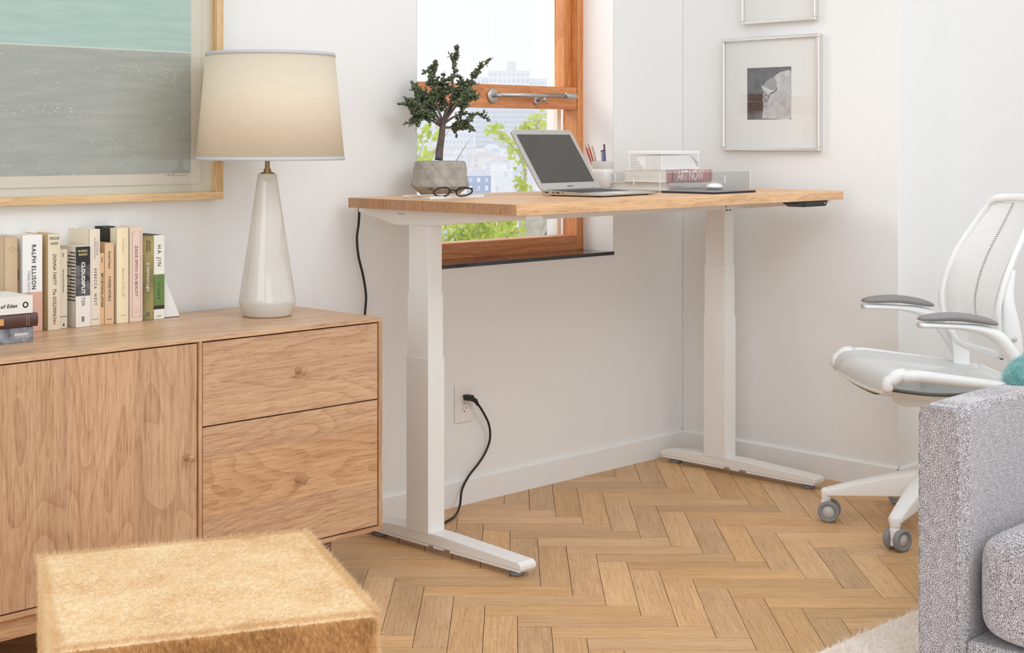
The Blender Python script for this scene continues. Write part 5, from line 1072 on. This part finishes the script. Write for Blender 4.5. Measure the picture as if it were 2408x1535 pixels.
    # tree outside the window with young yellow-green leaves
    M['yleaf'] = noisy('young_yellow_leaf', c(176, 198, 60), c(226, 232, 150), 3.0, 0.5); M['tbark'] = noisy('pale_tree_bark', c(176, 168, 152), c(206, 200, 188), 20, 0.85, 0.4, 40)
    kk = M['yleaf'].node_tree; pb = kk.nodes['Principled BSDF']; tl = kk.nodes.new('ShaderNodeBsdfTranslucent'); mxs = kk.nodes.new('ShaderNodeMixShader'); tl.inputs[0].default_value = c(222, 232, 120); mxs.inputs[0].default_value = 0.4
    kk.links.new(pb.outputs[0], mxs.inputs[1]); kk.links.new(tl.outputs[0], mxs.inputs[2]); kk.links.new(mxs.outputs[0], kk.nodes['Material Output'].inputs[0])
    def tree(label, base, dist, limbs, clusters, seed):
        r2 = random.Random(seed); bp = CW((base[0]-1204)/FPX*dist, dist); t = thing('tree', label, 'tree', (bp.x, bp.y, -7)); org = Vector((bp.x, bp.y, -7))
        def W_(px, py, dv): d_ = dist+dv; return CW((px-1204)/FPX*d_, d_, Pz(py, d_))-org
        g = G()
        for pts_, r0, r1 in limbs:
            P = spline([W_(*q) if len(q) == 3 else W_(q[0], q[1], 0) for q in pts_], 6); g.tube(P, [r0+(r1-r0)*i/(len(P)-1) for i in range(len(P))], 8)
        gl_ = G()
        for px, py, dv, rad_, n_ in clusters:
            c0 = W_(px, py, dv)
            for i in range(n_):
                p = c0+Vector((r2.gauss(0, 1), r2.gauss(0, 1), r2.gauss(0, 0.8)))*rad_*0.5; u = Vector((r2.gauss(0, 1), r2.gauss(0, 1), r2.gauss(0, 1))).normalized(); v = u.cross(Vector((r2.gauss(0, 1), r2.gauss(0, 1), r2.gauss(0, 1)))).normalized(); s_ = r2.uniform(0.009, 0.02)
                q = [p-u*s_*1.2, p+v*s_*0.7-u*s_*0.3, p+v*s_*0.5+u*s_*0.8, p+u*s_*1.6, p-v*s_*0.5+u*s_*0.8, p-v*s_*0.7-u*s_*0.3]; gl_.add(q, [(0, 1, 2, 3, 4, 5)], 0)
        obj('trunk', g, 'tbark', t, fixn=False); obj('foliage', gl_, 'yleaf', t, fixn=False)
    D1 = 8.0
    tree('tree outside with yellow-green spring leaves right of the bonsai', (1235, 620), D1,
         [([(1200, 1400), (1205, 700), (1240, 570), (1262, 520), (1290, 480), (1320, 440)], 0.10, 0.04), ([(1235, 575), (1225, 520), (1215, 470, 0.4), (1235, 420, 0.5), (1225, 370, 0.4), (1190, 330, 0.4), (1155, 298, 0.3)], 0.02, 0.003), ([(1300, 470), (1270, 420, 0.3), (1262, 360, 0.3), (1262, 300, 0.2), (1275, 270, 0.2)], 0.02, 0.003),
          ([(1240, 570), (1262, 545, 0.2), (1278, 528, 0.3), (1300, 520, 0.4)], 0.05, 0.03)],
         [(1162, 300, 0.3, 0.05, 26), (1182, 322, 0.4, 0.05, 24), (1245, 300, 0.2, 0.07, 36), (1265, 285, 0.2, 0.07, 46), (1272, 312, 0.3, 0.07, 40), (1228, 318, 0.2, 0.05, 24), (1250, 325, 0.2, 0.06, 28), (1210, 352, 0.3, 0.06, 34), (1225, 380, 0.4, 0.06, 30), (1222, 425, 0.4, 0.05, 26), (1232, 440, 0.3, 0.05, 22), (1256, 375, 0.3, 0.06, 20), (1228, 560, 0, 0.06, 30), (1238, 550, 0, 0.06, 26)], 3)
    tree('tree outside with pale yellow leaves low at the left of the window', (1040, 700), 7.0,
         [([(1040, 1500), (1050, 700), (1075, 600), (1100, 545, 0.2), (1140, 515, 0.4), (1170, 470, 0.4)], 0.07, 0.012), ([(1045, 650), (1020, 480, 0.2), (1000, 420, 0.3), (1015, 370, 0.4), (1040, 330, 0.4), (1060, 300, 0.4)], 0.012, 0.002), ([(1020, 470, 0.2), (1060, 400, 0.3), (1090, 350, 0.3), (1110, 320, 0.3)], 0.006, 0.0015), ([(1000, 430, 0.3), (985, 390, 0.3), (990, 350, 0.3), (1010, 320, 0.3)], 0.005, 0.0015)],
         [(988, 330, 0.3, 0.06, 26), (1012, 315, 0.3, 0.05, 24), (985, 372, 0.3, 0.05, 22), (1000, 372, 0.2, 0.05, 20), (1012, 360, 0.4, 0.04, 14), (1060, 560, 0, 0.09, 60), (1085, 545, 0, 0.09, 80), (1112, 530, 0.1, 0.08, 90), (1140, 545, 0.1, 0.10, 100), (1165, 535, 0.2, 0.10, 90), (1185, 520, 0.3, 0.08, 60), (1190, 555, 0.3, 0.07, 50), (1100, 570, 0, 0.08, 50), (1130, 520, 0.1, 0.08, 60), (1050, 575, 0, 0.07, 40), (1045, 522, 0, 0.05, 14)], 4)
